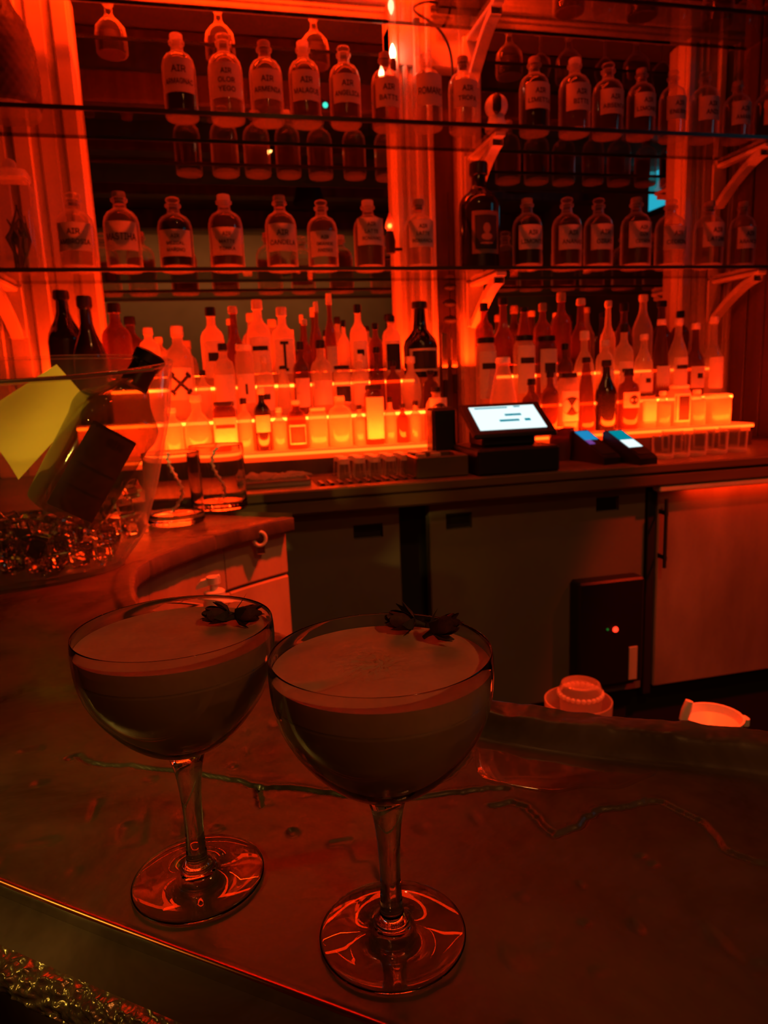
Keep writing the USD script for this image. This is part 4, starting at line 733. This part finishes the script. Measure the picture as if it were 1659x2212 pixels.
# ------------------------------------------------------------------ ice tub with bottle, paper, ice, jigger
tc = np.array([-.322, 1.085]); t = thing('ice_tub', 'big clear acrylic ice tub with slanted rim holding a leaning bottle', 'ice bucket', (tc[0], tc[1], BT+.0015))
th = np.linspace(0, 2*np.pi, 97); zs = np.linspace(0, 1, 26)
def ring(s, off): # s 0..1 up the wall
    ax = np.interp(s, [0, .15, .4, .75, 1], [.165, .200, .225, .252, .262])-off; ay = np.interp(s, [0, .15, .4, .75, 1], [.095, .118, .134, .146, .150])-off
    top = .288+.022*np.sin(th)+.004*np.cos(th); return np.stack([ax*np.cos(th), ay*np.sin(th), .006*(off > 0)+s*(top-.006*(off > 0))], -1)
OUT = np.stack([ring(s, 0) for s in zs]); INN = np.stack([ring(s, .004) for s in zs]); 
part(t, 'wall', cat(grid(OUT[:, ::-1]), grid(INN)), tub_m, 40)
part(t, 'rim', tube((OUT[-1]+INN[-1])/2+[0, 0, .001], .0032, 8), tub_m, 60)
part(t, 'base', cat(grid(np.stack([OUT[0]*[1e-3, 1e-3, 1], OUT[0]])), grid(np.stack([INN[0], INN[0]*[1e-3, 1e-3, 1]]))), tub_m, False)
# leaning squared bottle
b0, b1 = onY(132, 1112, 1.055), onY(326, 768, 1.095); ax = b1-b0; Lb = np.linalg.norm(ax); Rb = aim(ax)@rot([0, 0, 1], 24)
t = thing('leaning_bottle', 'square-shouldered green-tinted bottle with black neck leaning in the ice tub', 'bottle')
PB = [(0, 0), (.040, 0), (.046, .004), (.048, .012), (.053, .145), (.056, .165), (.054, .182), (.041, .198), (.030, .212), (.022, .228), (.0165, .238), (.0165, .262), (.0185, .264), (.0185, .27), (0, .27)]; kz = Lb/.285
part(t, 'glass', mv(lathe([(r*.98, z*kz) for r, z in smooth_prof(PB, 4)], 64, 5), b0, Rb), green_m, 40)
part(t, 'neck_cap', mv(lathe([(0, .228*kz), (.0205, .228*kz), (.0195, .245*kz), (.0185, .268*kz), (.022, .270*kz), (.023, .285*kz), (.020, .288*kz), (0, .288*kz)], 40), b0, Rb), cap_dark, 40)
lv = patch(.0512, -.70, .45, .012*kz, .150*kz, .0008, 14, 5); lab_ = part(t, 'label', mv(lv, b0, Rb), grainy('worn_label', (.03, .018, .011), (.075, .045, .025), 40, .7), 40)
for w, h_, z_ in (('GIN', .009, .128*kz),):
    v, f = text(w, h_, .05); part(lab_, 'lettering', mv((wrap(v+[0, 0, .0012], .0512, z_, 5), f), b0, Rb), ink_m, False)
for z_ in (.085*kz, .05*kz): part(lab_, 'rule', mv(patch(.0520, -.62, .38, z_, z_+.0012, .0006, 14, 5), b0, Rb), ink_m, False)
# yellow paper
cp = [onY(*q) for q in ((122, 787, 1.12), (195, 868, 1.13), (42, 1035, 1.13), (-62, 905, 1.12))]; n_ = 22; G = np.zeros((n_, n_, 3))
for i in range(n_):
    for j in range(n_):
        a, b = i/(n_-1), j/(n_-1); G[i, j] = (cp[0]*(1-a)+cp[1]*a)*(1-b)+(cp[3]*(1-a)+cp[2]*a)*b; G[i, j, 1] += .016*math.sin(a*3.1)*math.sin(b*2.2)-.006*a*a
g1, g2 = grid(G), grid((G+[0, .0012, 0])[::-1]); solo('paper_sheet', cat(g1, g2), napkin_m, 'yellow-lit square sheet of paper standing in the ice tub', 'paper', smooth=60)
solo('bar_spoon', tube([onY(-20, 826, .985), onY(150, 815, .985), onY(332, 797, 1.0)], .0028, 8), chrome, 'thin metal bar spoon lying across the ice tub rim', 'spoon', smooth=60)
# ice
R2 = random.Random(5); cube = trimesh.convex.convex_hull(np.array([[sx*a, sy*b, sz*c] for sx in (-1, 1) for sy in (-1, 1) for sz in (-1, 1) for a, b, c in ((1, .8, .8), (.8, 1, .8), (.8, .8, 1))])*.0118)
bd = ax/Lb; cnt = 0
for lz in range(4):
    for ix in range(-6, 7):
        for iy in range(-3, 4):
            x_, y_ = ix*.0285+(lz % 2)*.012+R2.uniform(-.002, .002), iy*.0285+R2.uniform(-.002, .002); z_ = BT+.026+lz*.028+R2.uniform(-.002, .002)
            lim = (.170, .088) if lz == 0 else (.190, .1)
            if (x_/lim[0])**2+(y_/lim[1])**2 > 1: continue
            P_ = np.array([tc[0]+x_, tc[1]+y_, z_]); q_ = P_-b0; s_ = np.clip(q_@bd, 0, Lb)
            if np.linalg.norm(q_-s_*bd) < .072 and q_@bd > -.014: continue
            if x_ < (-.05, -.05, -.05, .06)[lz] and lz >= 2: continue
            if lz == 2 and y_ > .0 and x_ < .14: continue
            Rq = rot([R2.uniform(-1, 1), R2.uniform(-1, 1), R2.uniform(-1, 1)], R2.uniform(5, 35)); solo('ice_cube', mv(cube, P_, Rq), ice_m, 'clear ice cube in the heap inside the acrylic tub', 'ice cube', 'ice cubes in the tub', False); cnt += 1
p = onY(22, 1140, 1.03); t = thing('jigger', 'dark metal double-cone jigger lying among the ice at the tub side', 'jigger')
Rj = aim((-.75, -.1, .55)); jp = [(.005, 0), (.007, .006), (.021, .045), (.0222, .046), (.0200, .045), (.006, .008)]; part(t, 'cup', mv(lathe(jp, 32), p, Rj), chrome, 40); part(t, 'cup', mv((np.array(lathe(jp, 32)[0])*[1.1, 1.1, -1.1], lathe(jp, 32)[1][:, ::-1]), p, Rj), black_m, 40); part(t, 'waist', mv(lathe([(.0062, -.006), (.0075, 0), (.0062, .006)], 24), p, Rj), chrome, 40)
# two heavy glass jars with bright twisted streaks, shaped as thin coiled rods
for i, (px, py, ws, hs, lab) in enumerate(((395, 1140, .054, .135, 'thick-based glass jar with twisted stirrer touching the ice tub'), (490, 1110, .057, .135, 'thick-based glass jar with twisted stirrer nearer the bar end'))):
    p = onZ(px, py-6, BT); 
    t = thing('glass_jar', lab, 'jar', (p[0]-.012, p[1]+.03, BT+.0012), 0, None); R_ = ws
    part(t, 'wall', lathe([(0, 0), (R_*.94, 0), (R_, .004), (R_, hs), (R_*.985, hs+.002), (R_*.955, hs), (R_*.95, .022), (R_*.9, .017), (0, .016)], 64), jar_m, 40)
    w_ = np.linspace(0, 1, 60); P_ = np.stack([.016*np.sin(w_*5+i)+.02*(w_-.4), .010*np.cos(w_*7), .020+w_*.115], 1)
    t = thing('streak', f'twisted bright stirrer standing in the jar {("touching the ice tub", "nearer the bar end")[i]}', 'streak', (p[0]-.012, p[1]+.03, BT+.0012)); part(t, 'rod', tube(P_, .0022, 8), cap_white, 60); part(t, 'coil', tube(P_+np.stack([.004*np.cos(w_*60), .004*np.sin(w_*60), 0*w_], 1), .0014, 6), cap_white, 60)

# ------------------------------------------------------------------ soap pump and things on the work shelf
q = onY(470, 1270, 1.02); t = thing('soap_pump', 'white pump bottle on the work shelf behind the rear coupe', 'pump bottle', (q[0]-.005, 1.02, .7005))
zt = onY(455, 1246, 1.02)[2]-.7005
part(t, 'body', lathe([(0, 0), (.030, 0), (.032, .004), (.032, zt-.075), (.026, zt-.058), (.012, zt-.048), (0, zt-.048)], 32), wht, 40)
part(t, 'collar', lathe([(0, zt-.050), (.0155, zt-.050), (.0155, zt-.022), (.013, zt-.020), (0, zt-.020)], 28), wht, 40)
part(t, 'plunger', lathe([(0, zt-.022), (.006, zt-.022), (.006, zt-.012), (.010, zt-.010), (.010, zt), (0, zt)], 24), wht, 40)
part(t, 'spout', mv(trimesh.convex.convex_hull(np.array([(x_, y_, z_) for y_ in (-.0055, .0055) for x_, z_ in ((.009, .002), (.009, -.008), (-.024, -.010), (-.026, -.016), (-.018, -.004))])), (0, 0, zt)), wht, False)
q = onY(1254, 1500, 1.05); zc = q[2]; t = thing('crystal_tumbler', 'upturned beaded crystal tumbler behind the inner bar edge', 'glass', (q[0], 1.05, .7125))
hh = onY(1250, 1474, 1.05)[2]-.7125; Rc = 45*depth(q)/F
part(t, 'wall', lathe([(Rc*.9, 0), (Rc*.94, hh*.5), (Rc*.98, hh-.030), (Rc, hh-.012), (Rc*.9, hh-.002), (Rc*.78, hh), (Rc*.6, hh-.006), (0, hh-.006)], 48), pane('cut_crystal', (.8, .78, .76), .22, (.9, .88, .86), .05), 40)
for k in range(26): a = k*2*np.pi/26; part(t, 'bead', mv(ball(.0042, 2), (Rc*1.0*math.cos(a), Rc*1.0*math.sin(a), hh-.020)), base_m, 60)
q2 = onY(1240, 1520, 1.075); t = thing('garnish_dish', 'pale round dish around the beaded crystal tumbler', 'dish', (q[0]-.004, 1.0505, .7005)); R_ = 70*depth(q2)/F; h2 = onY(1240, 1492, 1.085)[2]-.7005
t_ = lathe([(0, 0), (R_*.7, 0), (R_*.96, .006), (R_, h2), (R_*.955, h2), (R_*.93, .010), (0, .008)], 48)
part(t, 'wall', mv(t_), pane('dish_glass', (.8, .78, .76), .30, (.9, .88, .86), .05), 40)
q = onY(1540, 1548, .98); t = thing('citrus_press', 'pale metal citrus press with raised handle on the work shelf', 'citrus press', (q[0], .98, .7005)); zt = onY(1540, 1545, .98)[2]-.7005
rr_ = 62*depth(q)/F
part(t, 'bowl', lathe([(rr_*.3, zt-.06), (rr_*.7, zt-.045), (rr_*.95, zt-.012), (rr_, zt), (rr_*.93, zt), (rr_*.85, zt-.014), (0, zt-.04)], 48), wht, 40)
part(t, 'stand', lathe([(0, 0), (rr_*.5, 0), (rr_*.45, .01), (rr_*.25, .03), (rr_*.3, zt-.058), (0, zt-.058)], 32), chrome, 40)
a_, b_ = onY(1476, 1556, .98)-np.array([q[0], .98, .7005]), onY(1489, 1514, .98)-np.array([q[0], .98, .7005]); part(t, 'handle', tube([a_, (a_+b_)/2, b_], [.0075, .0085, .0065], 12), wht, 60)
b_ = onY(1609, 1557, .98)-np.array([q[0], .98, .7005]); part(t, 'hinge', mv(bevel(-.006, .006, -.008, .008, -.01, .008, .003), b_), wht, False)

# ------------------------------------------------------------------ the customers' side of the room, out of view but reflected, with added lamp shades
t = thing('television', 'blue-lit television out of view, placed for its reflection in the mirror above the till', 'television'); part(t, 'case', bevel(3.14, 3.19, .30, 1.0, 2.46, 2.86, .008), black_m, False); part(t, 'screen', box(3.136, 3.14, .33, .97, 2.49, 2.83), tv_m, False)  # out of view; placed for its blue glint in the mirror
for i, y_ in enumerate((-1.6, -.5, .45, 1.55)):
    data(stage.GetPrimAtPath(struct('ceiling_beam', bevel(-3, 3.2, y_-.07, y_+.07, 2.60 if y_ > 1 else 2.74, 2.9, .01), dark_wood)), label=None)  # out of view; the lower beam hides lamps from the mirrors

for i, (x, y, z) in enumerate(SHADED):
    t = thing('added_lamp_shade', f'added black lamp shade out of view over the bar, {ORD[i]} of six', 'lamp', (x, y, 0), 0, 'added lamp shades out of view over the bar')  # shades added round the spots to hide them from the mirrors
    part(t, 'shade', lathe([(.018, z+.10), (.075, z+.06), (.110, z-.055), (.107, z-.055), (.073, z+.052), (.018, z+.09)], 32), matte_black, 40)
    part(t, 'cord', tube([(0, 0, z+.09), (0, 0, 2.9)], .004, 6), matte_black, 40)
    part(t, 'socket', lathe([(0, z+.05), (.02, z+.05), (.02, z+.095), (0, z+.095)], 16), matte_black, 40)

t = thing('unseen_cyan_lamp', 'tiny unseen cyan lamp on the ceiling beam, placed for its reflection in the mirror', 'lamp', (.592, 1.62, 2.622))  # out of view; placed for a small cyan dot in the mirror
part(t, 'lens', mv(ball(.012, 3), (0, .006, 0)), glow('led_cyan', (.05, .75, .55), 2.5), 60)
part(t, 'housing', bevel(-.02, .02, .0005, .006, -.02, .02, .002), black_m, False)
